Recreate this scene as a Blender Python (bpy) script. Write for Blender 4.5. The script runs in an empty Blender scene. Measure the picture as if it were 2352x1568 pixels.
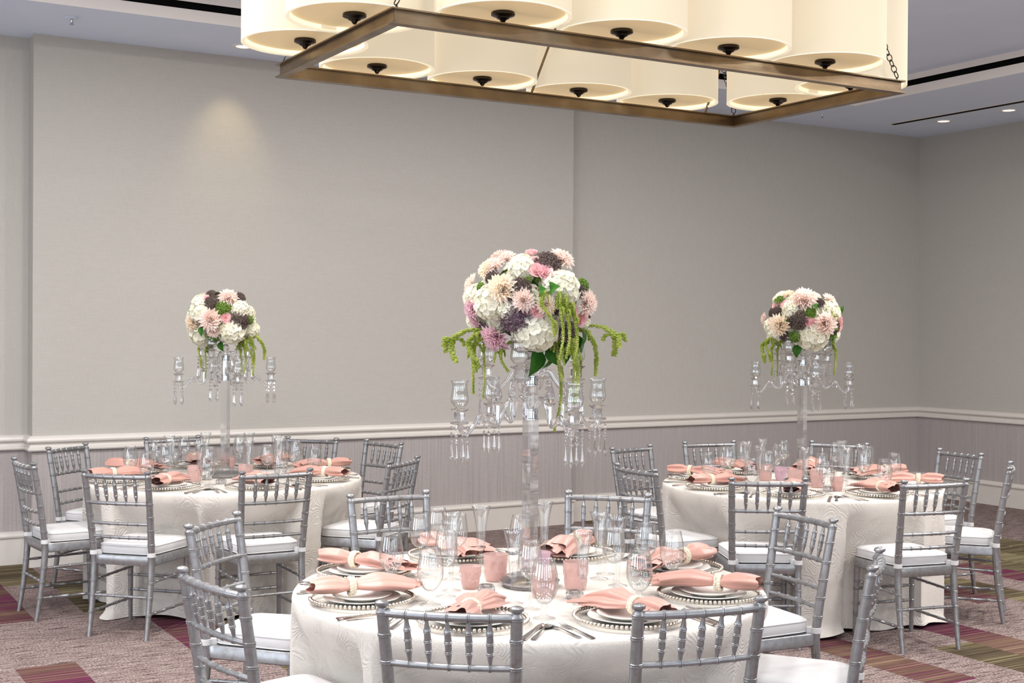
import bpy, bmesh, math, random
from mathutils import Vector, Matrix, Euler, Quaternion
R_ = math.radians
sc = bpy.context.scene
COL = sc.collection
random.seed(7)

# ------------------------------------------------------------------ camera
cam_d = bpy.data.cameras.new('camera')
cam_d.sensor_width = 36.0
cam_d.lens = 2995.26 / 2352 * 36.0
cam_d.clip_start = 0.05
cam = bpy.data.objects.new('camera', cam_d)
COL.objects.link(cam)
VR = Vector((0.86368206, -0.50399036, 0.00685627))
VU = Vector((-0.00213487, 0.00994477, 0.99994827))
VW = Vector((0.50403248, 0.86365202, -0.00751317))
cam.matrix_world = Matrix(((VR.x, VU.x, -VW.x, 0), (VR.y, VU.y, -VW.y, 0), (VR.z, VU.z, -VW.z, 1.68), (0, 0, 0, 1)))
sc.camera = cam

# ------------------------------------------------------------------ world, light, exposure
world = bpy.data.worlds.new('world')
sc.world = world
world.use_nodes = True
world.node_tree.nodes['Background'].inputs[0].default_value = (0.85, 0.93, 1.0, 1)
world.node_tree.nodes['Background'].inputs[1].default_value = 1.0
sc.view_settings.view_transform = 'Standard'
sc.view_settings.look = 'None'
sc.view_settings.gamma = 1.0
sc.view_settings.use_curve_mapping = False
sc.view_settings.exposure = 0.15
sc.cycles.max_bounces = 10
sc.cycles.diffuse_bounces = 4
sc.cycles.glossy_bounces = 4
sc.cycles.transmission_bounces = 8
sc.cycles.transparent_max_bounces = 24
sc.cycles.caustics_reflective = False
sc.cycles.caustics_refractive = False
sc.cycles.sample_clamp_indirect = 4.0

ZC, ZT = 3.7485, 3.9285            # soffit height, tray ceiling height
XR, YB = 10.614, 9.706             # right wall, back wall
YM, YL = 9.612, 9.789              # projecting bay, recessed bay of the back wall
XL, XJ = 1.7086, 6.2184
XW, YF = -4.6, -4.2                # left wall, rear wall (behind the camera)


def area(name, loc, rot, sx, sy, power, col):
    d = bpy.data.lights.new(name, 'AREA')
    d.shape = 'RECTANGLE'; d.size = sx; d.size_y = sy; d.energy = power; d.color = col
    o = bpy.data.objects.new(name, d); COL.objects.link(o)
    o.location = loc; o.rotation_euler = rot
    return o


# daylight entering through the tall windows of the rear wall and the left wall
WIN_REAR = [-2.6, 0.4, 3.4, 6.4]
for wx in WIN_REAR:
    area('window_daylight', (wx, YF + 0.06, 1.75), (R_(90), 0, 0), 2.2, 2.5, 38, (0.80, 0.90, 1.0))
WIN_LEFT = [-1.4, 2.4, 6.2]
for wy in WIN_LEFT:
    area('window_daylight', (XW + 0.06, wy, 1.75), (R_(90), 0, R_(-90)), 2.2, 2.5, 74, (0.80, 0.90, 1.0))


# unseen downlights added in the raised tray as overhead fill (rings built further down)
TRAY_FILL = [(x, y) for x in (-1.6, 0.4, 2.4, 4.4, 6.4) for y in (0.6, 2.8)] + [(-1.6, 4.4), (0.4, 4.4), (6.4, 4.4), (-1.6, 6.5), (0.4, 6.5), (2.4, 6.6), (4.4, 6.6), (6.2, 6.3), (7.9, 0.6), (7.9, 2.8), (7.9, 4.6), (1.3, 3.7), (1.3, 5.4)]
for lx, ly in TRAY_FILL:
    o = area('tray_fill_light', (lx, ly, ZT - 0.012), (0, 0, 0), 0.34, 0.34, (22 if (lx, ly) == (1.3, 3.7) else 58 if lx > 7 else 40 if (ly > 3.4 or lx > 6) else 25 if ly > 1 else 13), (1.0, 0.975, 0.945))
    o.data.shape = 'DISK'


# ------------------------------------------------------------------ node helpers
class NT:
    def __init__(s, name):
        s.m = bpy.data.materials.new(name); s.m.use_nodes = True
        s.t = s.m.node_tree; s.n = s.t.nodes; s.l = s.t.links
        s.b = s.n['Principled BSDF']; s.out = s.n['Material Output']
    def add(s, typ, **kw):
        nd = s.n.new(typ)
        for k, v in kw.items():
            if k.startswith('_'): setattr(nd, k[1:], v)
        for k, v in kw.items():
            if not k.startswith('_'):
                key = int(k[1:]) if k[0] == 'i' and k[1:].isdigit() else k
                if hasattr(v, 'links'): s.l.new(v, nd.inputs[key])
                else: nd.inputs[key].default_value = v
        return nd
    def set(s, **kw):
        for k, v in kw.items():
            k = k.replace('_', ' ')
            if hasattr(v, 'links'): s.l.new(v, s.b.inputs[k])
            else: s.b.inputs[k].default_value = v
    def math(s, op, a, b=None, c=None):
        nd = s.n.new('ShaderNodeMath'); nd.operation = op
        for i, v in enumerate((a, b, c)):
            if v is None: continue
            if hasattr(v, 'links'): s.l.new(v, nd.inputs[i])
            else: nd.inputs[i].default_value = v
        return nd.outputs[0]
    def mix(s, f, a, b, blend='MIX'):
        nd = s.n.new('ShaderNodeMix'); nd.data_type = 'RGBA'; nd.blend_type = blend
        for i, v in ((0, f), (6, a), (7, b)):
            if hasattr(v, 'links'): s.l.new(v, nd.inputs[i])
            else: nd.inputs[i].default_value = v
        return nd.outputs[2]
    def ramp(s, f, stops, interp='LINEAR'):
        nd = s.n.new('ShaderNodeValToRGB'); s.l.new(f, nd.inputs[0])
        cr = nd.color_ramp; cr.interpolation = interp
        while len(cr.elements) < len(stops): cr.elements.new(0.5)
        for e, (p, c) in zip(cr.elements, stops): e.position = p; e.color = (*c, 1)
        return nd.outputs[0]
    def coord(s, scale=(1, 1, 1), kind='Object'):
        tc = s.n.new('ShaderNodeTexCoord'); mp = s.n.new('ShaderNodeMapping')
        s.l.new(tc.outputs[kind], mp.inputs[0]); mp.inputs[3].default_value = scale
        return mp.outputs[0]
    def noise(s, vec, scale, detail=2, rough=0.5, dist=0):
        nd = s.add('ShaderNodeTexNoise', Scale=scale, Detail=detail, Roughness=rough, Distortion=dist)
        if vec is not None: s.l.new(vec, nd.inputs['Vector'])
        return nd.outputs[0]
    def bump(s, h, strength=0.2, dist=0.01):
        nd = s.add('ShaderNodeBump', Strength=strength, Distance=dist, Height=h)
        s.l.new(nd.outputs[0], s.b.inputs['Normal'])
        return nd.outputs[0]


def srgb(r, g, b):
    f = lambda c: c / 12.92 if c <= 0.04045 else ((c + 0.055) / 1.055) ** 2.4
    return tuple(f(x / 255) for x in (r, g, b))


def c4(c): return (*c, 1)


def plain(name, col, rough=0.5, metal=0.0, noise=0.0, nscale=20, spec=0.5, bump=0.0, bscale=80, bdist=0.002):
    k = NT(name)
    k.set(Roughness=rough, Metallic=metal)
    k.b.inputs['Specular IOR Level'].default_value = spec
    v = k.coord()
    if noise > 0:
        nz = k.noise(v, nscale, 3)
        k.set(Base_Color=k.ramp(nz, [(0.25, tuple(c * (1 - noise) for c in col)), (0.75, tuple(min(1, c * (1 + noise)) for c in col))]))
    else:
        k.set(Base_Color=c4(col))
    if bump > 0: k.bump(k.noise(v, bscale, 2), bump, bdist)
    return k.m


M = {}


def make_materials():
    # linen weave wall covering
    for nm, col in (('linen', srgb(181, 176, 169)), ):
        k = NT('wall_linen')
        a = k.noise(k.coord((14, 14, 420)), 1.0, 2)
        b = k.noise(k.coord((420, 420, 14)), 1.0, 2)
        big = k.noise(k.coord(), 1.1, 2)
        h = k.math('ADD', a, b)
        d = tuple(c * 0.92 for c in col); l = tuple(min(1, c * 1.07) for c in col)
        cc = k.ramp(k.math('MULTIPLY', h, 0.5), [(0.3, d), (0.7, l)])
        k.set(Base_Color=cc, Roughness=0.75)
        k.b.inputs['Specular IOR Level'].default_value = 0.25
        k.bump(h, 0.25, 0.002)
        M['linen'] = k.m
    k = NT('wainscot_strie')
    col = srgb(170, 162, 160)
    a = k.noise(k.coord((230, 230, 1.5)), 1.0, 3)
    b = k.noise(k.coord((40, 40, 300)), 1.0, 1)
    h = k.math('ADD', k.math('MULTIPLY', a, 1.5), k.math('MULTIPLY', b, 0.5))
    k.set(Base_Color=k.ramp(k.math('MULTIPLY', h, 0.5), [(0.3, tuple(c * 0.8 for c in col)), (0.7, tuple(c * 1.18 for c in col))]), Roughness=0.7)
    k.bump(h, 0.3, 0.002)
    M['wainscot'] = k.m
    M['trim'] = plain('trim_paint', srgb(214, 207, 200), 0.38, 0, 0.02, 5)
    M['ceiling'] = plain('ceiling_paint', srgb(224, 235, 255), 0.85, 0, 0.02, 3, spec=0.2)
    M['lip'] = plain('tray_lip_paint', srgb(232, 224, 218), 0.7)
    M['black'] = plain('slot_black', (0.004, 0.004, 0.004), 0.9, 0, spec=0.1)
    M['rearwall'] = plain('rear_wall_paint', srgb(190, 182, 174), 0.8)

    # carpet
    k = NT('carpet')
    tc = k.n.new('ShaderNodeTexCoord'); sp = k.n.new('ShaderNodeSeparateXYZ'); k.l.new(tc.outputs['Object'], sp.inputs[0])
    x, y = sp.outputs[0], sp.outputs[1]
    i = k.math('FLOOR', k.math('DIVIDE', k.math('SUBTRACT', x, 1.1275), 0.29))
    sh = k.math('FRACT', k.math('MULTIPLY', k.math('SINE', k.math('ADD', k.math('MULTIPLY', i, 1.7), CARPET_PHASE)), 3.37))
    j = k.math('FLOOR', k.math('ADD', k.math('DIVIDE', y, 1.0764315), k.math('ADD', sh, 0.464888)))
    ph = k.math('ADD', k.math('ADD', k.math('MULTIPLY', i, 1.616882), k.math('MULTIPLY', j, 0.719154)), CARPET_PHASE)
    hsh = k.math('FRACT', k.math('ADD', k.math('MULTIPLY', k.math('SINE', ph), 3.501075), 10.0))
    # stripes run along X, so they vary with Y
    cv = k.n.new('ShaderNodeCombineXYZ'); k.l.new(k.math('MULTIPLY', x, 0.35), cv.inputs[0]); k.l.new(k.math('MULTIPLY', y, 58.0), cv.inputs[1]); k.l.new(k.math('MULTIPLY', i, 7.7), cv.inputs[2])
    st = k.noise(cv.outputs[0], 1.0, 3, 0.65)
    cv2 = k.n.new('ShaderNodeCombineXYZ'); k.l.new(k.math('MULTIPLY', y, 2.3), cv2.inputs[1]); k.l.new(k.math('MULTIPLY', i, 3.1), cv2.inputs[2])
    slow = k.noise(cv2.outputs[0], 1.0, 1)
    stv = k.math('ADD', k.math('MULTIPLY', k.math('SUBTRACT', st, 0.5), 1.5), k.math('ADD', k.math('MULTIPLY', k.math('SUBTRACT', slow, 0.5), 0.7), 0.5))
    plum = k.ramp(stv, [(0.15, srgb(46, 26, 32)), (0.30, srgb(86, 40, 60)), (0.42, srgb(108, 46, 78)), (0.50, srgb(74, 48, 48)), (0.60, srgb(120, 98, 80)), (0.70, srgb(84, 58, 54)), (0.82, srgb(132, 110, 92))])
    olive = k.ramp(stv, [(0.15, srgb(40, 32, 26)), (0.36, srgb(92, 80, 62)), (0.48, srgb(62, 50, 42)), (0.58, srgb(142, 132, 98)), (0.66, srgb(96, 80, 66)), (0.82, srgb(172, 164, 124))])
    fine = k.noise(k.coord((85, 125, 1)), 1.0, 3, 0.7)
    streak = k.noise(k.coord((7, 60, 1)), 1.0, 3, 0.6)
    hv = k.math('ADD', k.math('MULTIPLY', fine, 0.7), k.math('MULTIPLY', streak, 0.3))
    heather = k.ramp(hv, [(0.36, srgb(66, 46, 50)), (0.45, srgb(110, 90, 90)), (0.52, srgb(138, 122, 118)), (0.62, srgb(174, 160, 152))])
    dark = k.ramp(streak, [(0.33, (0.22, 0.17, 0.18)), (0.45, (1, 1, 1))])
    heather = k.mix(0.75, heather, k.mix(1.0, heather, dark, 'MULTIPLY'))
    f1 = k.math('GREATER_THAN', hsh, 0.56)
    f2 = k.math('GREATER_THAN', hsh, 0.80)
    colr = k.mix(f1, heather, plum)
    colr = k.mix(f2, colr, olive)
    fib = k.ramp(fine, [(0.3, (0.72, 0.72, 0.72)), (0.7, (1.15, 1.15, 1.15))])
    colr = k.mix(0.6, colr, fib, 'MULTIPLY')
    k.set(Base_Color=colr, Roughness=0.95)
    k.b.inputs['Specular IOR Level'].default_value = 0.1
    k.bump(fine, 0.6, 0.006)
    M['carpet'] = k.m

    # silver painted chair
    k = NT('silver_paint')
    v = k.coord()
    nz = k.noise(v, 35, 4, 0.65)
    k.set(Base_Color=k.ramp(nz, [(0.25, srgb(128, 122, 118)), (0.42, srgb(152, 151, 152)), (0.62, srgb(162, 162, 165)), (0.8, srgb(172, 169, 166))]), Metallic=0.72, Roughness=0.34)
    wear = k.noise(v, 60, 4, 0.7)
    M['silver'] = k.m
    M['cushion'] = plain('cushion_fabric', srgb(214, 212, 212), 0.9, 0, 0.02, 8, spec=0.2, bump=0.15, bscale=40, bdist=0.004)

    # matelasse tablecloth
    k = NT('tablecloth_fabric')
    v = k.coord()
    warp = k.add('ShaderNodeTexNoise', Scale=3.0, Detail=2.0); k.l.new(v, warp.inputs['Vector'])
    vv = k.n.new('ShaderNodeMix'); vv.data_type = 'VECTOR'; vv.inputs[0].default_value = 0.10
    k.l.new(v, vv.inputs[4]); k.l.new(warp.outputs[1], vv.inputs[5])
    vo = k.add('ShaderNodeTexVoronoi', _feature='SMOOTH_F1', Scale=7.0); k.l.new(vv.outputs[1], vo.inputs['Vector'])
    ringw = k.math('SINE', k.math('MULTIPLY', k.math('ADD', vo.outputs['Distance'], k.noise(v, 5.0, 2)), 125.0))
    vo2 = k.add('ShaderNodeTexVoronoi', _feature='DISTANCE_TO_EDGE', Scale=230.0); k.l.new(v, vo2.inputs['Vector'])
    sel = k.math('GREATER_THAN', k.noise(v, 6.0, 1), 0.5)
    hh = k.math('ADD', k.math('MULTIPLY', ringw, k.math('ADD', k.math('MULTIPLY', sel, 0.5), 0.12)), k.math('MULTIPLY', k.math('MINIMUM', k.math('MULTIPLY', vo2.outputs[0], 5.0), 1.0), 0.45))
    k.set(Base_Color=c4(srgb(229, 221, 212)), Roughness=0.75)
    k.b.inputs['Specular IOR Level'].default_value = 0.25
    k.b.inputs['Sheen Weight'].default_value = 0.15
    k.bump(hh, 0.75, 0.0026)
    M['cloth'] = k.m
    M['wood'] = plain('table_plywood', srgb(150, 110, 70), 0.6, 0, 0.1, 6)
    M['blacksteel'] = plain('table_leg_steel', (0.03, 0.03, 0.03), 0.4, 0.8)

    k = NT('napkin_satin')
    v = k.coord()
    k.set(Base_Color=c4(srgb(198, 146, 132)), Roughness=0.36)
    k.b.inputs['Sheen Weight'].default_value = 0.25
    k.bump(k.noise(k.coord((900, 900, 900)), 1, 1), 0.05, 0.001)
    M['napkin'] = k.m
    M['pearl'] = plain('pearl', srgb(222, 212, 190), 0.22, 0.0, 0.05, 60)
    M['pearl'].node_tree.nodes['Principled BSDF'].inputs['Coat Weight'].default_value = 0.6
    M['china'] = plain('white_china', srgb(244, 240, 234), 0.14, 0)
    M['beadsilver'] = plain('bead_silver', srgb(214, 206, 194), 0.12, 1.0, 0.05, 40)
    M['steel'] = plain('flatware_steel', srgb(205, 200, 196), 0.16, 1.0)
    M['chrome'] = plain('chrome', srgb(190, 192, 196), 0.06, 1.0)

    # thin clear glass: a clear wall with a Fresnel sheen
    def thin(name, tint, base, edge, rough=0.02, gl=(1, 1, 1), rim=0.62):
        k = NT(name)
        k.n.remove(k.b)
        lw = k.add('ShaderNodeLayerWeight', Blend=0.5)
        tr = k.add('ShaderNodeBsdfTransparent', Color=k.mix(k.math('POWER', lw.outputs['Facing'], 4.0), c4(tint), c4(tuple(t * rim for t in tint))))
        gs = k.add('ShaderNodeBsdfGlossy', Color=c4(gl), Roughness=rough)
        f = k.math('ADD', k.math('MULTIPLY', k.math('POWER', lw.outputs['Facing'], 3.0), edge), base)
        mx = k.n.new('ShaderNodeMixShader'); k.l.new(f, mx.inputs[0]); k.l.new(tr.outputs[0], mx.inputs[1]); k.l.new(gs.outputs[0], mx.inputs[2])
        k.l.new(mx.outputs[0], k.out.inputs[0])
        return k.m
    M['glass'] = thin('clear_glass', (0.965, 0.97, 0.97), 0.075, 0.55)
    M['charger_glass'] = thin('charger_glass', (0.96, 0.97, 0.965), 0.04, 0.10, rim=0.95)
    # solid lead crystal: refracts and flashes
    k = NT('crystal'); k.n.remove(k.b)
    tr = k.add('ShaderNodeBsdfTransparent', Color=(0.97, 0.97, 0.98, 1))
    gl = k.add('ShaderNodeBsdfGlass', Color=(1, 1, 1, 1), Roughness=0.0, IOR=1.52)
    gs = k.add('ShaderNodeBsdfGlossy', Color=(1, 1, 1, 1), Roughness=0.03)
    m1 = k.n.new('ShaderNodeMixShader'); m1.inputs[0].default_value = 0.78
    k.l.new(tr.outputs[0], m1.inputs[1]); k.l.new(gl.outputs[0], m1.inputs[2])
    m2 = k.n.new('ShaderNodeMixShader'); m2.inputs[0].default_value = 0.13
    k.l.new(m1.outputs[0], m2.inputs[1]); k.l.new(gs.outputs[0], m2.inputs[2])
    k.l.new(m2.outputs[0], k.out.inputs[0])
    M['crystal'] = k.m
    M['crystal_column'] = k.m.copy(); M['crystal_column'].name = 'crystal_column'
    for nd in M['crystal_column'].node_tree.nodes:
        if nd.type == 'BSDF_GLASS': nd.inputs['IOR'].default_value = 1.22
        if nd.type == 'MIX_SHADER': nd.inputs[0].default_value = 0.5 if nd.inputs[0].default_value > 0.5 else 0.07
    # frosted pink pressed glass
    for nm, col in (('pinkglass', srgb(238, 210, 204)), ('lilacglass', srgb(236, 212, 222))):
        k = NT('pressed_' + nm)
        v = k.coord()
        k.set(Base_Color=c4(col), Roughness=0.16)
        k.b.inputs['Transmission Weight'].default_value = 0.15
        tr = k.add('ShaderNodeBsdfTransparent', Color=c4(tuple(min(1, c ** .45) for c in col)))
        mx = k.n.new('ShaderNodeMixShader'); mx.inputs[0].default_value = 0.46
        k.l.new(tr.outputs[0], mx.inputs[1]); k.l.new(k.b.outputs[0], mx.inputs[2]); k.l.new(mx.outputs[0], k.out.inputs[0])
        k.bump(k.noise(v, 150, 2), 0.2, 0.002)
        M[nm] = k.m

    # chandelier
    k = NT('antique_brass')
    a = k.noise(k.coord((3, 3, 200)), 1.0, 3); b = k.noise(k.coord(), 4.0, 3)
    k.set(Base_Color=k.ramp(b, [(0.3, srgb(96, 84, 72)), (0.5, srgb(124, 104, 80)), (0.7, srgb(140, 122, 98))]), Metallic=0.9,
          Roughness=k.ramp(a, [(0.3, (0.25,) * 3), (0.7, (0.42,) * 3)]))
    M['brass'] = k.m
    M['darkbronze'] = plain('dark_bronze', srgb(62, 56, 50), 0.3, 0.9)
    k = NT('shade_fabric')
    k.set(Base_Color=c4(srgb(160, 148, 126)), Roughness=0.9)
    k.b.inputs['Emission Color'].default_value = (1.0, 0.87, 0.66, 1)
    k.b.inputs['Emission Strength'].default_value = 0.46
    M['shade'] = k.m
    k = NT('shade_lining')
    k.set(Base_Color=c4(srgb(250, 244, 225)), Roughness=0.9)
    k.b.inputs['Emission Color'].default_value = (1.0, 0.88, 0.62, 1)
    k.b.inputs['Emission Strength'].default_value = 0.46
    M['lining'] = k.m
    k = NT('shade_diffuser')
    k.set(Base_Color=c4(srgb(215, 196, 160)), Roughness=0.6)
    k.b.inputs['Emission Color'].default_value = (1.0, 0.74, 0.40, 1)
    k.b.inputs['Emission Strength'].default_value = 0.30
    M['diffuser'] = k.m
    k = NT('lamp_lens')
    k.set(Base_Color=(0.9, 0.85, 0.7, 1), Roughness=0.4)
    k.b.inputs['Emission Color'].default_value = (1.0, 0.9, 0.7, 1)
    k.b.inputs['Emission Strength'].default_value = 1.6
    M['lens'] = k.m

    # flowers
    def petal(name, c1, c2, rough=0.6, nscale=18):
        k = NT(name)
        nz = k.noise(k.coord(), nscale, 2)
        k.set(Base_Color=k.ramp(nz, [(0.3, c1), (0.7, c2)]), Roughness=rough)
        k.b.inputs['Specular IOR Level'].default_value = 0.2
        if name not in ('foam_green',):      # petals and leaves let some light through
            tl = k.add('ShaderNodeBsdfTranslucent', Color=k.ramp(nz, [(0.3, c1), (0.7, c2)]))
            mx = k.n.new('ShaderNodeMixShader'); mx.inputs[0].default_value = 0.38
            k.l.new(k.b.outputs[0], mx.inputs[1]); k.l.new(tl.outputs[0], mx.inputs[2]); k.l.new(mx.outputs[0], k.out.inputs[0])
        M[name] = k.m
    petal('hydrangea_white', srgb(244, 240, 220), srgb(252, 250, 238))
    petal('dahlia_cream', srgb(252, 236, 214), srgb(255, 246, 234))
    petal('dahlia_blush', srgb(251, 229, 218), srgb(255, 245, 239))
    petal('dahlia_pink', srgb(232, 190, 204), srgb(250, 226, 230))
    petal('rose_pink', srgb(238, 182, 188), srgb(250, 216, 214))
    petal('seed_plum', srgb(104, 88, 84), srgb(150, 130, 122))
    petal('seed_violet', srgb(124, 98, 112), srgb(172, 148, 158))
    petal('sedum_green', srgb(112, 146, 58), srgb(160, 188, 98))
    petal('amaranth_green', srgb(160, 178, 66), srgb(212, 218, 130))
    petal('leaf_green', srgb(36, 96, 30), srgb(84, 142, 52), 0.4)
    petal('foam_green', srgb(40, 62, 28), srgb(58, 84, 40))


CARPET_PHASE = 0.7285115
make_materials()


# ------------------------------------------------------------------ mesh helpers
class MB:
    def __init__(s): s.v = []; s.f = []
    def add(s, V, F, mat=None):
        o = len(s.v)
        if mat is None: s.v += [tuple(p) for p in V]
        else: s.v += [tuple(mat @ Vector(p)) for p in V]
        s.f += [tuple(i + o for i in fc) for fc in F]
        return s
    def box(s, c, d, rz=0.0, mat=None):
        x, y, z = (k / 2 for k in d)
        V = [(sx * x, sy * y, sz * z) for sz in (-1, 1) for sy in (-1, 1) for sx in (-1, 1)]
        F = [(0, 2, 3, 1), (4, 5, 7, 6), (0, 1, 5, 4), (2, 6, 7, 3), (0, 4, 6, 2), (1, 3, 7, 5)]
        m = Matrix.Translation(c) @ Matrix.Rotation(rz, 4, 'Z')
        if mat is not None: m = mat @ m
        return s.add(V, F, m)
    def lathe(s, prof, seg=16, mat=None, a0=0.0):
        V = []; F = []; rows = []
        for r, z in prof:
            if r < 1e-6:
                rows.append([len(V)]); V.append((0, 0, z))
            else:
                rows.append(list(range(len(V), len(V) + seg)))
                V += [(r * math.cos(a0 + 2 * math.pi * k / seg), r * math.sin(a0 + 2 * math.pi * k / seg), z) for k in range(seg)]
        for a, b in zip(rows, rows[1:]):
            if len(a) == 1 and len(b) == 1: continue
            for k in range(seg):
                k2 = (k + 1) % seg
                if len(a) == 1: F.append((a[0], b[k2], b[k]))
                elif len(b) == 1: F.append((a[k], a[k2], b[0]))
                else: F.append((a[k], a[k2], b[k2], b[k]))
        return s.add(V, F, mat)
    def tube(s, pts, rads, seg=8, cap=True, mat=None, flat=1.0):
        pts = [Vector(p) for p in pts]
        if not hasattr(rads, '__len__'): rads = [rads] * len(pts)
        V = []; F = []
        up = Vector((0, 0, 1)); prev = None
        for i, p in enumerate(pts):
            t = (pts[min(i + 1, len(pts) - 1)] - pts[max(i - 1, 0)]).normalized()
            if prev is None:
                ref = up if abs(t.z) < 0.9 else Vector((1, 0, 0))
                n = (ref - t * ref.dot(t)).normalized()
            else:
                n = (prev - t * prev.dot(t)).normalized()
            prev = n; b = t.cross(n)
            for k in range(seg):
                a = 2 * math.pi * k / seg
                V.append(p + n * (math.cos(a) * rads[i]) + b * (math.sin(a) * rads[i] * flat))
        for i in range(len(pts) - 1):
            for k in range(seg):
                k2 = (k + 1) % seg
                F.append((i * seg + k, i * seg + k2, (i + 1) * seg + k2, (i + 1) * seg + k))
        if cap:
            F.append(tuple(reversed(range(seg)))); F.append(tuple(range((len(pts) - 1) * seg, len(pts) * seg)))
        return s.add(V, F, mat)
    def grid(s, fn, nu, nv, closeu=False, mat=None):
        V = []; F = []
        for j in range(nv):
            for i in range(nu): V.append(fn(i, j))
        for j in range(nv - 1):
            for i in range(nu if closeu else nu - 1):
                i2 = (i + 1) % nu
                F.append((j * nu + i, j * nu + i2, (j + 1) * nu + i2, (j + 1) * nu + i))
        return s.add(V, F, mat)
    def mesh(s, name, mat, smooth=True, sharp=40):
        m = bpy.data.meshes.new(name); m.from_pydata(s.v, [], s.f)
        m.materials.append(M[mat] if isinstance(mat, str) else mat)
        m.validate(); m.update()
        bm = bmesh.new(); bm.from_mesh(m); bmesh.ops.recalc_face_normals(bm, faces=bm.faces); bm.to_mesh(m); bm.free()
        if smooth:
            m.polygons.foreach_set('use_smooth', [True] * len(m.polygons))
            m.set_sharp_from_angle(angle=R_(sharp))
        return m


def catmull(pts, n=8):
    P = [Vector(p) for p in pts]; out = []
    for i in range(len(P) - 1):
        p0 = P[max(i - 1, 0)]; p1 = P[i]; p2 = P[i + 1]; p3 = P[min(i + 2, len(P) - 1)]
        for k in range(n):
            t = k / n
            out.append(0.5 * ((2 * p1) + (p2 - p0) * t + (2 * p0 - 5 * p1 + 4 * p2 - p3) * t * t + (3 * p1 - p0 - 3 * p2 + p3) * t ** 3))
    out.append(P[-1]); return out


def put(name, mesh, parent=None, loc=(0, 0, 0), rot=None, scale=None, matrix=None):
    o = bpy.data.objects.new(name, mesh); COL.objects.link(o)
    if parent is not None: o.parent = parent
    if matrix is not None: o.matrix_basis = matrix
    else:
        o.location = loc
        if rot is not None: o.rotation_euler = rot
        if scale is not None: o.scale = scale if hasattr(scale, '__len__') else (scale,) * 3
    return o


def tag(o, label=None, cat=None, group=None, kind=None):
    if label: o['label'] = label
    if cat: o['category'] = cat
    if group: o['group'] = group
    if kind: o['kind'] = kind
    return o


def thing(name, label, cat, loc=(0, 0, 0), rz=0.0, group=None):
    o = bpy.data.objects.new(name, None); COL.objects.link(o)
    o.location = loc; o.rotation_euler = (0, 0, rz); o.empty_display_size = 0.05
    return tag(o, label, cat, group)


def struct(name, mesh, parent=None):
    o = put(name, mesh, parent)
    o['kind'] = 'structure'
    return o


# ------------------------------------------------------------------ the room
def quad_mesh(name, quads, mat):
    b = MB()
    for q in quads: b.add(q, [tuple(range(len(q)))])
    m = bpy.data.meshes.new(name); m.from_pydata(b.v, [], b.f); m.materials.append(M[mat]); m.update()
    return m


floor = struct('floor', quad_mesh('floor', [[(XW, YF, 0), (XR, YF, 0), (XR, YL, 0), (XW, YL, 0)]], 'carpet'))

BACK = [(XW, YL), (XL, YL), (XL, YM), (XJ, YM), (XJ, YB), (XR, YB)]
RIGHT = [(XR, YB), (XR, YF)]


def wall_strip(name, path, z0, z1, mat, off=0.0):
    P = offset_path(path, off)
    return quad_mesh(name, [[(*a, z0), (*b, z0), (*b, z1), (*a, z1)] for a, b in zip(P, P[1:])], mat)


def offset_path(path, d):
    """shift a plan polyline towards the room (right-hand side of travel) with mitres"""
    n = len(path); out = []
    def nrm(a, b):
        t = Vector((b[0] - a[0], b[1] - a[1])).normalized(); return Vector((t.y, -t.x))
    for i, p in enumerate(path):
        if i == 0: v = nrm(path[0], path[1])
        elif i == n - 1: v = nrm(path[-2], path[-1])
        else:
            a = nrm(path[i - 1], p); b = nrm(p, path[i + 1]); v = (a + b) / (1 + a.dot(b))
        out.append((p[0] + v.x * d, p[1] + v.y * d))
    return out


def sweep_trim(name, path, prof, mat):
    """prof: list of (projection, z)"""
    b = MB(); rows = [offset_path(path, d) for d, z in prof]; n = len(path)
    V = []; F = []
    for (d, z), r in zip(prof, rows): V += [(x, y, z) for x, y in r]
    for i in range(len(prof) - 1):
        for k in range(n - 1): F.append((i * n + k, i * n + k + 1, (i + 1) * n + k + 1, (i + 1) * n + k))
    b.add(V, F)
    return b.mesh(name, mat, True, 28)


RAIL = [(0.002, 0.8153), (0.028, 0.8165), (0.033, 0.826), (0.031, 0.842), (0.020, 0.848), (0.018, 0.857), (0.014, 0.860), (0.014, 0.870), (0.024, 0.874),
        (0.037, 0.880), (0.040, 0.892), (0.034, 0.906), (0.018, 0.918), (0.006, 0.923), (0.001, 0.924)]
BASE = [(0.018, 0.0), (0.018, 0.188), (0.020, 0.190), (0.030, 0.193), (0.033, 0.205), (0.028, 0.220), (0.014, 0.232), (0.001, 0.2357)]
for side, path in (('back', BACK), ('right', RIGHT)):
    w = struct('wall_' + side, wall_strip('wall_' + side, path, 0.0, ZT + 0.05, 'linen'))
    put('wainscot', wall_strip('wainscot', path, 0.2, 0.85, 'wainscot', 0.002), w)
    struct('trim_1' if side == 'back' else 'trim_2', sweep_trim('chair_rail', path, RAIL, 'trim'))
    struct('baseboard_' + side, sweep_trim('baseboard', path, BASE, 'trim'))
# paper seam where the bay steps back
put('corner_strip', MB().box((XJ + 0.001, YM + 0.02, 2.36), (0.004, 0.04, 2.8)).mesh('corner_strip', 'linen'), bpy.data.objects['wall_back'])


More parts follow.
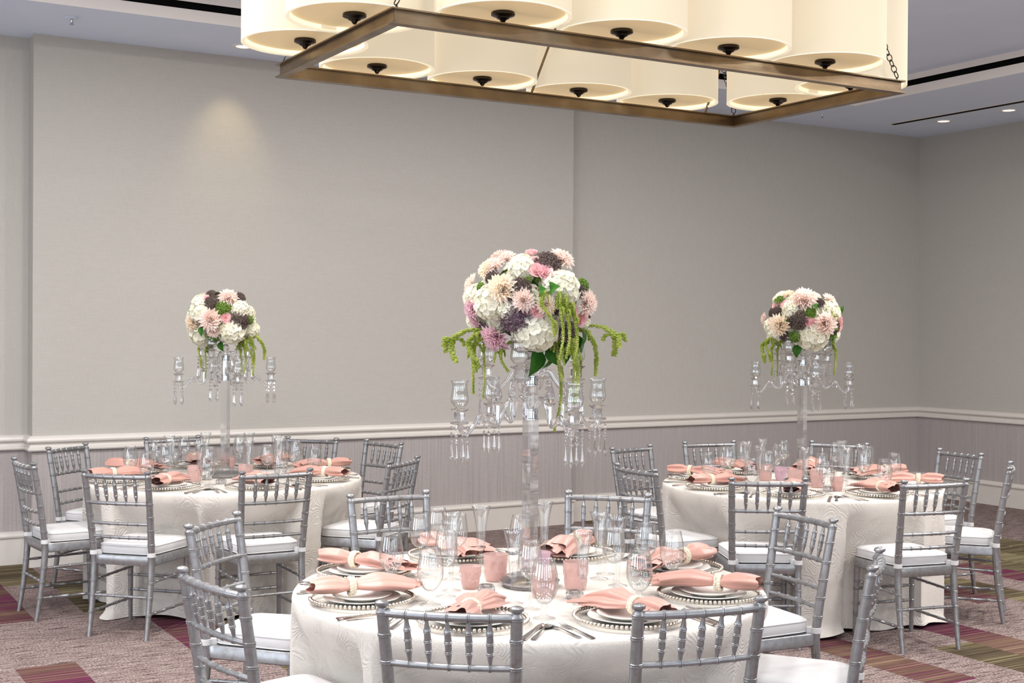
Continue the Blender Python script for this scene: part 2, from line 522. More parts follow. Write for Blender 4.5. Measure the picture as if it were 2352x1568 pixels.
def windowed_wall(name, axis, pos, lo, hi, centers, half, z0, z1, n0):
    """a wall behind or beside the camera with tall window openings"""
    quads = []
    cuts = sorted(centers); edges = [lo]
    for c in cuts: edges += [c - half, c + half]
    edges.append(hi)
    def q(a, b, za, zb):
        return [(a, pos, za), (b, pos, za), (b, pos, zb), (a, pos, zb)] if axis == 'x' else [(pos, a, za), (pos, b, za), (pos, b, zb), (pos, a, zb)]
    for i in range(len(edges) - 1):
        if i % 2 == 0: quads.append(q(edges[i], edges[i + 1], 0, ZT + 0.05))
        else: quads += [q(edges[i], edges[i + 1], 0, z0), q(edges[i], edges[i + 1], z1, ZT + 0.05)]
    w = struct(name, quad_mesh(name, quads, 'rearwall'))
    for k, c in enumerate(cuts):
        b = MB(); t = 0.06
        for dx in (-half, 0, half):
            b.box((c + dx, pos, (z0 + z1) / 2) if axis == 'x' else (pos, c + dx, (z0 + z1) / 2), (t, 0.08, z1 - z0) if axis == 'x' else (0.08, t, z1 - z0))
        for z in (z0, (z0 + z1) / 2, z1):
            b.box((c, pos, z) if axis == 'x' else (pos, c, z), (2 * half, 0.08, t) if axis == 'x' else (0.08, 2 * half, t))
        struct('window_%d' % (n0 + k), b.mesh('window_frame', 'trim', False))
    return w


windowed_wall('wall_rear', 'x', YF, XW, XR, WIN_REAR, 1.12, 0.45, 3.05, 1)
windowed_wall('wall_left', 'y', XW, YF, YL, WIN_LEFT, 1.12, 0.45, 3.05, 5)

# soffit with a raised tray
TX0, TX1, TY0, TY1 = -3.0, 8.645, -2.6, 8.665
cq = [[(XW, YF, ZC), (XR, YF, ZC), (XR, TY0, ZC), (XW, TY0, ZC)], [(XW, TY1, ZC), (XR, TY1, ZC), (XR, YL, ZC), (XW, YL, ZC)],
      [(XW, TY0, ZC), (TX0, TY0, ZC), (TX0, TY1, ZC), (XW, TY1, ZC)], [(TX1, TY0, ZC), (XR, TY0, ZC), (XR, TY1, ZC), (TX1, TY1, ZC)],
      [(TX0 - .1, TY0 - .1, ZT), (TX1 + .1, TY0 - .1, ZT), (TX1 + .1, TY1 + .1, ZT), (TX0 - .1, TY1 + .1, ZT)]]
ceil = struct('ceiling', quad_mesh('ceiling', cq, 'ceiling'))
TP = [(TX0, TY0), (TX0, TY1), (TX1, TY1), (TX1, TY0), (TX0, TY0)]


def tray_band(name, off, z0, z1, mat):
    P = [(TX0 - off, TY0 - off), (TX0 - off, TY1 + off), (TX1 + off, TY1 + off), (TX1 + off, TY0 - off), (TX0 - off, TY0 - off)]
    return quad_mesh(name, [[(*a, z0), (*b, z0), (*b, z1), (*a, z1)] for a, b in zip(P, P[1:])], mat)


put('tray_lip', tray_band('tray_lip', 0.0, ZC, ZC + 0.078, 'lip'), ceil)
put('tray_slot', tray_band('tray_slot', 0.03, ZC + 0.05, ZC + 0.14, 'black'), ceil)
ledge = []
for z in (ZC + 0.078, ZC + 0.128):
    o = 0.03
    ledge += [[(TX0 - o, TY1, z), (TX1 + o, TY1, z), (TX1 + o, TY1 + o, z), (TX0 - o, TY1 + o, z)], [(TX1, TY0, z), (TX1 + o, TY0, z), (TX1 + o, TY1, z), (TX1, TY1, z)]]
put('slot_ledge', quad_mesh('slot_ledge', ledge, 'black'), ceil)
put('tray_lip', tray_band('tray_lip', 0.0, ZC + 0.128, ZT, 'lip'), ceil)
# linear air slot and sprinklers in the soffit
b = MB().box((9.712, 6.0, ZC - 0.003), (0.050, 6.45, 0.006))
put('air_slot', b.mesh('air_slot', 'black', False), ceil)
b = MB()
for dx in (-0.038, 0.038): b.box((9.712 + dx, 6.0, ZC - 0.0015), (0.022, 6.5, 0.003))
put('air_slot_frame', b.mesh('air_slot_frame', 'lip', False), ceil)
for k, (x, y, lab) in enumerate([(8.661, 9.103, 'small chrome ceiling sprinkler near the far right corner'), (1.838, 8.985, 'small ceiling sprinkler above the left wall bay')]):
    t = thing('sprinkler', lab, 'sprinkler', (x, y, ZC), 0, 'ceiling sprinklers')
    put('escutcheon', MB().lathe([(0, 0), (0.04, -0.001), (0.042, -0.004), (0.02, -0.010), (0, -0.010)], 16).mesh('escutcheon', 'ceiling'), t)
    put('head', MB().lathe([(0.008, -0.008), (0.008, -0.035), (0.004, -0.04), (0.016, -0.045), (0.016, -0.048), (0, -0.048)], 10).mesh('sprinkler_head', 'chrome'), t)

# recessed downlights
DOWN = [(3.099, 9.225, 'warm recessed downlight above the bright patch on the back wall', 1), (9.968, 8.819, 'recessed ceiling downlight nearer the far right corner', 0),
        (9.983, 8.074, 'recessed ceiling downlight at the right edge by the air slot', 0)]
ring_m = MB().lathe([(0.055, 0.0), (0.058, -0.006), (0.066, -0.008), (0.078, -0.004), (0.08, 0.0)], 24).mesh('trim_ring', 'lip')
tray_ring = MB().lathe([(0.172, 0.0), (0.174, -0.010), (0.185, -0.014), (0.21, -0.006), (0.212, 0.0)], 32).mesh('tray_fill_ring', 'lip')
lens_m = MB().lathe([(0.0, -0.003), (0.056, -0.003), (0.056, 0.0)], 24).mesh('lens', 'lens')
for x, y, lab, strong in DOWN:
    t = thing('downlight', lab, 'downlight', (x, y, ZC), 0, 'recessed downlights')
    put('trim_ring', ring_m, t); put('lens', lens_m, t)
    d = bpy.data.lights.new('downlight_beam', 'SPOT'); d.energy = 13 if strong else 6; d.color = (1.0, 0.80, 0.42); d.spot_size = R_(62); d.spot_blend = 1.0; d.shadow_soft_size = 0.05
    o = bpy.data.objects.new('downlight_beam', d); COL.objects.link(o)
    o.location = (x, y, ZC - 0.02); o.rotation_euler = (R_(26) if strong else 0, 0, 0)


for k, (x, y) in enumerate(TRAY_FILL):
    put('tray_fill_fixture', tray_ring, ceil, (x, y, ZT))  # rings around the added fill lights, out of view


# ------------------------------------------------------------------ chairs
def ringed(stations, rings, rad, dr=0.0024, wide=0.0062):
    """sorted (t, r) list with double-ring bumps at given t's; rad: function of t"""
    S = [(t, rad(t)) for t in stations if all(abs(t - q) > wide * 1.3 for q in rings)]
    for q in rings:
        r = rad(q)
        for dt, e in ((-wide, 0), (-wide * .72, dr), (-wide * .28, dr), (0, 0.0002), (wide * .28, dr), (wide * .72, dr), (wide, 0)):
            S.append((q + dt, r + e))
    return sorted(S)


def post_xy(z):
    """rear post centre line: half-spacing x and y at height z"""
    x = 0.176 + (0.0 if z < 0.42 else 0.019 * ((z - 0.42) / 0.495))
    if z < 0.42: y = -0.190 - 0.048 * ((0.42 - z) / 0.42) ** 1.5
    else: y = -0.190 - 0.075 * ((z - 0.42) / 0.495) ** 1.25
    return x, y


def lathe_path(b, S, cen, seg=12, top=True):
    V = []; F = []
    for t, r in S:
        cx, cy, cz = cen(t)
        V += [(cx + r * math.cos(2 * math.pi * k / seg), cy + r * math.sin(2 * math.pi * k / seg), cz) for k in range(seg)]
    for i in range(len(S) - 1):
        for k in range(seg): F.append((i * seg + k, i * seg + (k + 1) % seg, (i + 1) * seg + (k + 1) % seg, (i + 1) * seg + k))
    F.append(tuple(reversed(range(seg)))); F.append(tuple(range((len(S) - 1) * seg, len(S) * seg)))
    b.add(V, F)


def chair_parts():
    P = []     # (name, mesh, matrix)
    I = Matrix.Identity(4)
    for s in (-1, 1):
        rad = lambda z: 0.0125 + 0.0062 * min(1, z / 0.35) - (0.0014 * max(0, (z - 0.6) / 0.3))
        st = [k * 0.03 for k in range(30)]
        S = ringed(st, [0.133, 0.224, 0.303, 0.51, 0.588, 0.662, 0.735, 0.815, 0.880], rad)
        S = [q for q in S if q[0] < 0.8865] + [(0.887, 0.0175), (0.892, 0.0140), (0.896, 0.0118), (0.899, 0.0132), (0.903, 0.0192), (0.908, 0.0206), (0.913, 0.0194), (0.917, 0.0135), (0.919, 0.006)]
        b = MB(); lathe_path(b, S, lambda z: (s * post_xy(z)[0], post_xy(z)[1], z)); P.append(('back_post', b.mesh('back_post', 'silver'), I))
        rad2 = lambda z: 0.0118 + 0.0056 * (z / 0.42)
        S = ringed([k * 0.04 for k in range(11)] + [0.42], [0.13, 0.18, 0.265, 0.31], rad2)
        b = MB(); lathe_path(b, S, lambda z: (s * (0.186 - 0.006 * z / 0.42), 0.190 - 0.012 * z / 0.42, z)); P.append(('leg', b.mesh('leg', 'silver'), I))
    # seat frame: rounded trapezoid slab with a pressed-in top
    def outline(fw, rw, y0, y1, rr, n=5):
        c = [(-rw, y0), (rw, y0), (fw, y1), (-fw, y1)]; out = []
        for i in range(4):
            p = Vector(c[i]); a = Vector(c[i - 1]); q = Vector(c[(i + 1) % 4])
            d1 = (a - p).normalized() * rr; d2 = (q - p).normalized() * rr
            for k in range(n + 1):
                t = k / n
                out.append(tuple((p + d1) * (1 - t) ** 2 + p * 2 * t * (1 - t) + (p + d2) * t * t))
        return out
    def stack(levels):
        b = MB(); n = len(levels[0][0]); V = []; F = []
        for o, z in levels:
            V += [(x, y, z if not callable(z) else z(x, y)) for x, y in o]
        for i in range(len(levels) - 1):
            for k in range(n): F.append((i * n + k, i * n + (k + 1) % n, (i + 1) * n + (k + 1) % n, (i + 1) * n + k))
        F.append(tuple(reversed(range(n)))); F.append(tuple(range((len(levels) - 1) * n, len(levels) * n)))
        return b.add(V, F)
    P.append(('seat_frame', stack([(outline(.198, .186, -.200, .206, .05), .392), (outline(.203, .191, -.203, .211, .055), .397), (outline(.203, .191, -.203, .211, .055), .440),
                                   (outline(.199, .187, -.200, .207, .05), .445)]).mesh('seat_frame', 'silver'), I))
    cu = []
    for f, z in ((.93, .4455), (.985, .450), (1.0, .458), (1.0, .486), (.985, .496), (.94, .503), (.80, .509), (.5, .513), (.15, .514)):
        cu.append((outline(.197 * f, .170 * f, .006 - .182 * f, .006 + .200 * f, .065 * f), z))
    P.append(('cushion', stack(cu).mesh('cushion', 'cushion', True, 60), I))
    for z in (.494, .4515):
        o = outline(.197, .170, -.176, .206, .065)
        b = MB(); pts = [(x * .995, y * .995, z) for x, y in o]; b.tube(pts + [pts[0]], 0.0028, 6, False)
        P.append(('cushion>piping', b.mesh('piping', 'cushion'), I))
    for s in (-1, 1):
        x, y = post_xy(.452)
        b = MB().lathe([(0.0185, -.012), (0.0225, -.011), (0.0225, .011), (0.0185, .012)], 12, Matrix.Translation((s * x, y, .455)))
        b.box((s * (x - .02), y + .02, .455), (.03, .022, .022), s * 0.7)
        P.append(('cushion>strap', b.mesh('strap', 'cushion'), I))
    # back rails
    def rail(z, r, name, bulge, rings):
        x0, y0 = post_xy(z)
        rad = lambda t: r
        S = ringed([-1 + k / 12 for k in range(25)], rings, rad, 0.0022, 0.026)
        pts = [(t * x0, y0 - bulge * (1 - t * t), z) for t, q in S]
        b = MB().tube(pts, [q for t, q in S], 10); P.append((name, b.mesh(name, 'silver'), I))
    kx = [-.62, -.31, 0, .31, .62]
    rail(.882, .0132, 'top_rail', .022, kx)
    rail(.735, .0102, 'back_rail', .020, kx)
    rail(.623, .0090, 'back_rail', .018, kx)
    rail(.547, .0090, 'back_rail', .016, kx)
    for t in kx:
        xa, ya = post_xy(.882); xb, yb = post_xy(.735)
        A = Vector((t * xa, ya - .022 * (1 - t * t), .872)); B = Vector((t * xb, yb - .020 * (1 - t * t), .743))
        rad = lambda q: 0.0048 + 0.0055 * min(1, min(q, 1 - q) / 0.30)
        S = ringed([k / 10 for k in range(11)], [0.27, 0.5, 0.73], rad, 0.0016, 0.035)
        b = MB().tube([A.lerp(B, q) for q, r in S], [r for q, r in S], 10); P.append(('spindle', b.mesh('spindle', 'silver'), I))
    # stretchers
    def rung(A, B, r=.0080):
        A = Vector(A); B = Vector(B)
        S = ringed([k / 8 for k in range(9)], [.15, .38, .62, .85], lambda q: r * (0.8 + 0.2 * min(1, min(q, 1 - q) / .1)), .0018, .018)
        b = MB().tube([A.lerp(B, q) for q, _ in S], [q for _, q in S], 8); P.append(('stretcher', b.mesh('stretcher', 'silver'), I))
    fx = lambda z: 0.186 - 0.006 * z / 0.42
    fy = lambda z: 0.190 - 0.012 * z / 0.42
    for z in (.265, .180): rung((-fx(z), fy(z), z), (fx(z), fy(z), z))
    x, y = post_xy(.224); rung((-x, y, .224), (x, y, .224))
    for s in (-1, 1):
        for zf, zr in ((.310, .303), (.130, .133)):
            x, y = post_xy(zr); rung((s * fx(zf), fy(zf), zf), (s * x, y, zr))
    return P


def instance(parts, root):
    last = None
    for name, mesh, mat in parts:
        if '>' in name:
            put(name.split('>')[1], mesh, last, matrix=mat)
        else:
            last_new = put(name, mesh, root, matrix=mat)
            if name in ('cushion', 'arm'): last = last_new
    return root


SEAT = ['right rear', 'back right', 'back left', 'left rear', 'left front', 'front left', 'front right', 'right front']
TABLES = [('foreground', (2.45, 4.06)), ('left rear', (2.575, 7.98)), ('right rear', (5.60, 6.04))]
# finial midpoint x, y, facing angle (deg), seat index
CHAIRS = [
    [(1.627, 5.191, -46.9, 3), (1.234, 3.961, 9.9, 4), (1.691, 3.241, 48.9, 5), (2.351, 2.944, 78.5, 6), (2.618, 5.640, -91.8, 2), (3.555, 5.167, -136.0, 1), (3.898, 4.181, 174.0, 0), (3.348, 3.236, 130.7, 7)],
    [(1.371, 7.984, 5.8, 4), (1.801, 8.893, -47.9, 3), (1.703, 7.160, 44.2, 5), (2.488, 6.810, 90.2, 6), (2.605, 9.275, -83.8, 2), (3.476, 8.792, -140.1, 1), (3.814, 8.299, -166.4, 0), (3.388, 7.082, 128.9, 7)],
    [(5.142, 7.202, -76.2, 3), (4.377, 6.087, -1.9, 4), (5.882, 7.290, -100.5, 2), (6.682, 6.827, -147.6, 1), (4.658, 5.274, 60.1, 5), (5.404, 4.812, 78.6, 6), (6.909, 5.947, 172.9, 0), (6.453, 5.183, 128.1, 7)]]
CP = chair_parts()
CHAIR_FRAMES = []
for ti, L in enumerate(CHAIRS):
    fr = []
    for x, y, a, si in L:
        f = Vector((math.cos(R_(a)), math.sin(R_(a))))
        o = Vector((x, y)) + f * 0.265
        t = thing('chiavari_chair', 'silver spindle-back chair with white seat pad, %s seat of the %s table' % (SEAT[si], TABLES[ti][0]), 'chair', (o.x, o.y, 0), R_(a) - math.pi / 2,
                  'silver chairs around the round tables')
        instance(CP, t)
        fr.append((o, f))
    CHAIR_FRAMES.append(fr)

# ------------------------------------------------------------------ tables and cloths
TZ = 0.755; TR = 0.838
top_m = MB().lathe([(0, 0.725), (TR, 0.725), (TR + .004, .73), (TR + .004, .745), (TR, .750), (0, .750)], 64).mesh('tabletop', 'wood')
leg_m = MB().tube([(0, 0, 0.0), (0, 0, 0.725)], 0.016, 10).mesh('table_leg', 'blacksteel')


def cloth_mesh(ti):
    ctr = Vector(TABLES[ti][1]); rng = random.Random(20 + ti)
    NA = 360
    lim = []
    for k in range(NA):
        a = 2 * math.pi * k / NA; d = Vector((math.cos(a), math.sin(a))); best = 9.0
        for o, f in CHAIR_FRAMES[ti]:
            rt = Vector((f.y, -f.x))
            # walk outward until inside the padded seat rectangle
            r = 0.35
            while r < 0.95:
                q = ctr + d * r - o
                if abs(q.dot(rt)) < 0.235 and -0.28 < q.dot(f) < 0.238: best = min(best, r); break
                r += 0.006
        lim.append(best - 0.012)
    sm = lim[:]
    for _ in range(14):
        sm = [min(lim[k], (sm[k - 1] + 2 * min(sm[k], 1.0) + sm[(k + 1) % NA]) / 4) for k in range(NA)]
    ph = [rng.uniform(0, 6.28) for _ in range(6)]
    fr = [7, 11, 17, 23, 31, 5]; am = [.016, .015, .013, .009, .005, .010]
    def fold(a): return sum(m * math.sin(f * a + p + 0.6 * math.sin(3 * a + p)) for f, p, m in zip(fr, ph, am))
    rows = []
    for r in (0.02, 0.2, 0.4, 0.55, 0.7, 0.80, 0.825): rows.append((r, TZ, 0))
    rows += [(.840, TZ - .001, 0), (.847, TZ - .004, 0), (.851, TZ - .010, .0), (.853, TZ - .02, .02)]
    for k in range(1, 40):
        t = k / 39; rows.append((.853, TZ - .02 - (TZ - .024) * t, t))
    V = []; F = []
    for r, z, t in rows:
        for k in range(NA):
            a = 2 * math.pi * k / NA
            rr = r; zz = z
            if t > 0:
                g = min(1, t * 1.6) ** 1.1
                rr = r + fold(a) * g * 1.25 + 0.012 * g - 0.03 * g * g
                # pushed in by the seats below the table edge
                lm = sm[k]
                press = min(1, max(0, (t - 0.02) / 0.30)); press = press * press * (3 - 2 * press)
                if lm < rr: rr = rr + (lm + 0.006 * fold(a) / 0.03 - rr) * press
                if t > .9:
                    q = (t - .9) / .1
                    rr += 0.045 * q * q * (0.6 + 0.6 * math.sin(5 * a + ph[2])) if lm >= rr + .05 else 0.0
                    zz = z + 0.012 * q * (1 + math.sin(9 * a + ph[1]))
            V.append((rr * math.cos(a), rr * math.sin(a), zz))
    nr = len(rows)
    for i in range(nr - 1):
        for k in range(NA): F.append((i * NA + k, i * NA + (k + 1) % NA, (i + 1) * NA + (k + 1) % NA, (i + 1) * NA + k))
    F.append(tuple(range(NA)))
    return MB().add(V, F).mesh('tablecloth', 'cloth', True, 80)


for ti, (tn, c) in enumerate(TABLES):
    t = thing('round_table', 'round banquet table hidden under the cloth of the %s table' % tn, 'table', (c[0], c[1], 0), 0, 'round banquet tables')
    put('tabletop', top_m, t)
    for k in range(4):
        a = R_(22 + 90 * k); put('leg', leg_m, t, (0.42 * math.cos(a), 0.42 * math.sin(a), 0))
    o = put('tablecloth', cloth_mesh(ti), None, (c[0], c[1], 0))
    tag(o, 'ivory embossed floor-length cloth on the %s table' % tn, 'tablecloth', 'ivory tablecloths')

# ------------------------------------------------------------------ place settings
ZTOP = TZ + 0.0005


def octa(b, c, r, seg=1):
    V = [(r, 0, 0), (-r, 0, 0), (0, r, 0), (0, -r, 0), (0, 0, r), (0, 0, -r)]
    F = [(0, 2, 4), (2, 1, 4), (1, 3, 4), (3, 0, 4), (2, 0, 5), (1, 2, 5), (3, 1, 5), (0, 3, 5)]
    b.add(V, F, Matrix.Translation(c))


def ball(b, c, r, seg=8, rings=5):
    b.lathe([(r * math.sin(math.pi * k / rings), -r * math.cos(math.pi * k / rings)) for k in range(rings + 1)], seg, Matrix.Translation(c))


charger_plate = MB().lathe([(0, 0.0015), (.11, .0015), (.125, .004), (.150, .014), (.170, .0175), (.172, .019), (.165, .0195), (.148, .017), (.122, .008), (.108, .0055), (0, .0055)], 48).mesh('charger_plate', 'charger_glass')
bb = MB()
for k in range(72):
    a = 2 * math.pi * k / 72; ball(bb, (.1745 * math.cos(a), .1745 * math.sin(a), .0185), .0072, 8, 5)
charger_beads = bb.mesh('beaded_rim', 'beadsilver')
dinner_m = MB().lathe([(0, .0), (.075, .0), (.08, .003), (.10, .007), (.128, .0150), (.1315, .0165), (.130, .0185), (.124, .0165), (.098, .0110), (.082, .0065), (0, .006)], 48).mesh('dinner_plate', 'china')
salad_m = MB().lathe([(0, .0), (.055, .0), (.06, .003), (.088, .0120), (.1005, .0175), (.102, .0195), (.099, .0200), (.086, .0150), (.062, .0065), (0, .006)], 48).mesh('salad_plate', 'china')


def napkin_mesh(seed):
    """satin square gathered through a ring: loop tail (-y, towards the diner) and a spread fan (+y)"""
    rg = random.Random(seed); b = MB()
    NU = 64; NV = 44
    p1, p2, p3 = (rg.uniform(0, 6.28) for _ in range(3)); nf = rg.choice((2.0, 2.5, 3.0)); lean = rg.uniform(-.25, .25)
    def pleat(a, n, p):
        return math.cos(n * a + p)
    def layer(wk, hk, dz, dx, ph, y0, y1):
        def fn(i, j):
            v = j / (NV - 1); y = y0 + (y1 - y0) * v; a = 2 * math.pi * i / NU
            if y < 0:
                q = min(1, -y / .055); e = max(0, (-y - .085) / .06)
                w = .019 + .033 * q ** .7 - .012 * e * e; h = .016 + .019 * q ** .8 - .010 * e * e
            else:
                q = min(1, y / .085); e = max(0, (y - .10) / .11)
                w = .019 + .048 * q ** .8 + .012 * e; h = .016 + .020 * q ** .8 - .011 * e
            pl = .30 * min(1, abs(y) / .045)
            k = 1 + pl * (.50 * pleat(a, 3 if nf < 2.6 else 4, p1 + ph) + .28 * pleat(a, 7, p2 - ph))
            ca, sa = math.cos(a), math.sin(a)
            x = wk * w * ca * k + dx * y / .2
            z = hk * h * (sa * k if sa > 0 else sa * .62)
            zz = dz + z - .016 * max(0, (y - .10) / .11) ** 1.5 + lean * x * min(1, abs(y) / .08) * .35
            ye = y + (.009 * pleat(a, 3, p3) + .014 * math.sin(a + p2) * (1 if y > 0 else .3)) * (max(0, abs(y) - .06) / .1)
            return (x, ye, max(zz, .004))
        b.grid(fn, NU, NV, True)
    layer(1.0, 1.0, .029, 0.0, 0.0, -.142, .190)
    layer(.62, .70, .036, .022, 1.1, -.110, .214)
    layer(.55, .60, .030, -.030, 2.3, .01, .222)
    return b.mesh('napkin', 'napkin', True, 75)


NAPKINS = [napkin_mesh(s) for s in (3, 8, 15, 21, 34)]
rg = random.Random(4); b = MB()
for k in range(60):
    a = 2 * math.pi * k / 60; off = (k % 3 - 1) * .0074
    r = .0056 if k % 3 else .0072
    ball(b, (.0295 * math.cos(a), off + rg.uniform(-.0015, .0015), 0.0265 * math.sin(a) + .0300), r, 7, 5)
ring_pearl = b.mesh('napkin_ring', 'pearl')


def bezier_strip(b, prof, thick):
    """prof: (y, half width, z) along a utensil"""
    V = []; F = []
    for y, w, z in prof: V += [(-w, y, z), (w, y, z), (w, y, z + thick), (-w, y, z + thick)]
    n = len(prof)
    for i in range(n - 1):
        for k in range(4): F.append((i * 4 + k, i * 4 + (k + 1) % 4, (i + 1) * 4 + (k + 1) % 4, (i + 1) * 4 + k))
    F += [(3, 2, 1, 0), tuple((n - 1) * 4 + k for k in range(4))]
    b.add(V, F)


HANDLE = [(-.105, .0075, .001), (-.100, .0090, .0012), (-.085, .0085, .002), (-.05, .0055, .004), (-.01, .0032, .006), (.025, .0030, .0075)]


def fork_mesh(s):
    b = MB(); bezier_strip(b, HANDLE + [(.038, .0075, .006), (.050, .0118, .004)], .0018)
    for k in range(4):
        x = -.0096 + .0064 * k
        pts = [(x, .049, .0055), (x, .065, .0042), (x, .080, .0060), (x * .95, .095, .0105)]
        b.tube(catmull(pts, 3), [.0019] * 7 + [.0017, .0014, .0009], 5)
    b.v = [(x * s, y * s, z) for x, y, z in b.v]
    return b.mesh('fork', 'steel', True, 45)


def knife_mesh():
    b = MB(); bezier_strip(b, [(-.118, .0085, .001), (-.112, .0098, .001), (-.06, .0088, .001), (-.01, .0065, .0015), (.002, .0060, .002)], .0045)
    bezier_strip(b, [(.0, .0062, .0022), (.02, .0088, .0022), (.07, .0100, .0020), (.095, .0085, .0020), (.112, .0030, .0020)], .0012)
    return b.mesh('knife', 'steel', True, 45)


def spoon_mesh():
    b = MB(); bezier_strip(b, HANDLE + [(.036, .0045, .0068)], .0018)
    def fn(i, j):
        a = 2 * math.pi * i / 20; r = j / 5
        return (r * .0185 * math.cos(a), .062 + r * .029 * math.sin(a), .0012 + .0062 * r * r)
    b.grid(fn, 20, 6, True)
    def fn2(i, j):
        a = 2 * math.pi * i / 20; r = j / 5
        return (r * .0190 * math.cos(a), .062 + r * .0296 * math.sin(a), .0003 + .0062 * r * r)
    b.grid(fn2, 20, 6, True)
    return b.mesh('spoon', 'steel', True, 50)


FORK_B, FORK_S, KNIFE, SPOON = fork_mesh(1.0), fork_mesh(.9), knife_mesh(), spoon_mesh()


def shell(outer, thick, foot_idx=None):
    """outer bowl profile bottom->rim; returns closed profile going up outside then down inside"""
    inner = [(max(0, r - thick), z + (thick if i == 0 else 0)) for i, (r, z) in enumerate(outer)]
    inner[0] = (0, outer[0][1] + thick * 1.6)
    return outer + [(outer[-1][0] - thick * .5, outer[-1][1] + thick * .6)] + list(reversed(inner))


def glass_parts(kind):
    if kind == 'flute':
        bowl = shell([(.005, .088), (.012, .091), (.0155, .100), (.017, .125), (.0195, .165), (.0235, .200), (.030, .230), (.0365, .252)], .0016)
        stem = [(.0345, 0), (.0352, .0015), (.033, .003), (.014, .0075), (.0065, .014), (.0048, .026), (.0075, .034), (.0062, .044), (.0085, .052), (.0070, .060), (.0085, .067), (.0060, .075), (.0085, .082), (.0105, .088), (.006, .091)]
    elif kind == 'wine':
        bowl = shell([(.005, .103), (.018, .108), (.030, .120), (.0385, .140), (.0405, .158), (.0385, .185), (.0345, .212), (.0315, .230)], .0012)
        stem = [(.0355, 0), (.0362, .0012), (.034, .0025), (.013, .006), (.0052, .013), (.0040, .03), (.0038, .07), (.0045, .095), (.0075, .103), (.003, .107)]
    else:  # goblet
        bowl = shell([(.006, .046), (.020, .053), (.034, .070), (.0435, .094), (.0450, .114), (.0425, .146), (.0365, .176), (.0330, .192)], .0014)
        stem = [(.0365, 0), (.0372, .0013), (.035, .0028), (.016, .007), (.0082, .014), (.0068, .022), (.0078, .034), (.012, .044), (.006, .050)]
    seg = 28
    return MB().lathe(bowl, seg).mesh(kind + '_bowl', 'glass', True, 60), MB().lathe(stem + [(0, stem[-1][1])], seg).mesh(kind + '_stem', 'glass', True, 60)


GLASS = {k: glass_parts(k) for k in ('flute', 'wine', 'goblet')}
GNAME = {'flute': ('champagne_flute', 'tall flared champagne flute', 'flute'), 'wine': ('wine_glass', 'long-stemmed clear wine glass', 'wine glass'), 'goblet': ('water_goblet', 'short-stemmed clear water goblet', 'goblet')}


def place_glass(kind, x, y, where, tn):
    nm, desc, cat = GNAME[kind]
    t = thing(nm, '%s %s on the %s table' % (desc, where, tn), cat, (x, y, ZTOP), random.uniform(0, 6), desc + 's')
    put('bowl', GLASS[kind][0], t); put('stem', GLASS[kind][1], t)


def unproject(px, py, z):
    d = VW * 2995.26 + VR * (px - 1176) - VU * (py - 784)
    k = (z - 1.68) / d.z
    return (d.x * k, d.y * k)


T1_GLASS = {'goblet': [(898.5, 1345, 'beside the left rear setting'), (988, 1389, 'beside the left front setting'), (1250, 1420, 'beside the front left setting'), (1468, 1390, 'between the two front settings'),
                       (1543, 1338, 'near the right rear napkin'), (1195, 1292, 'behind the crystal column')],
            'wine': [(1024, 1370, 'in the left front cluster'), (964, 1319, 'near the left rear plate, left one'), (1004, 1300, 'near the left rear plate, right one'), (1050, 1317, 'near the back left napkin'),
                     (1217, 1400, 'in front of the crystal base'), (1410, 1360, 'behind the front right napkin'), (1484, 1343, 'near the right front plate'), (1390, 1318, 'near the back right plate')],
            'flute': [(1036, 1357, 'in the left front cluster'), (1036, 1332, 'in the left rear cluster'), (1104, 1312, 'behind the large pink tumbler'), (1179, 1386, 'in front of the crystal base'),
                      (1249, 1298, 'just right of the crystal column'), (1338, 1388, 'in front of the right pink tumbler'), (1376, 1329, 'right of the back right setting'), (1419, 1345, 'farthest right')]}
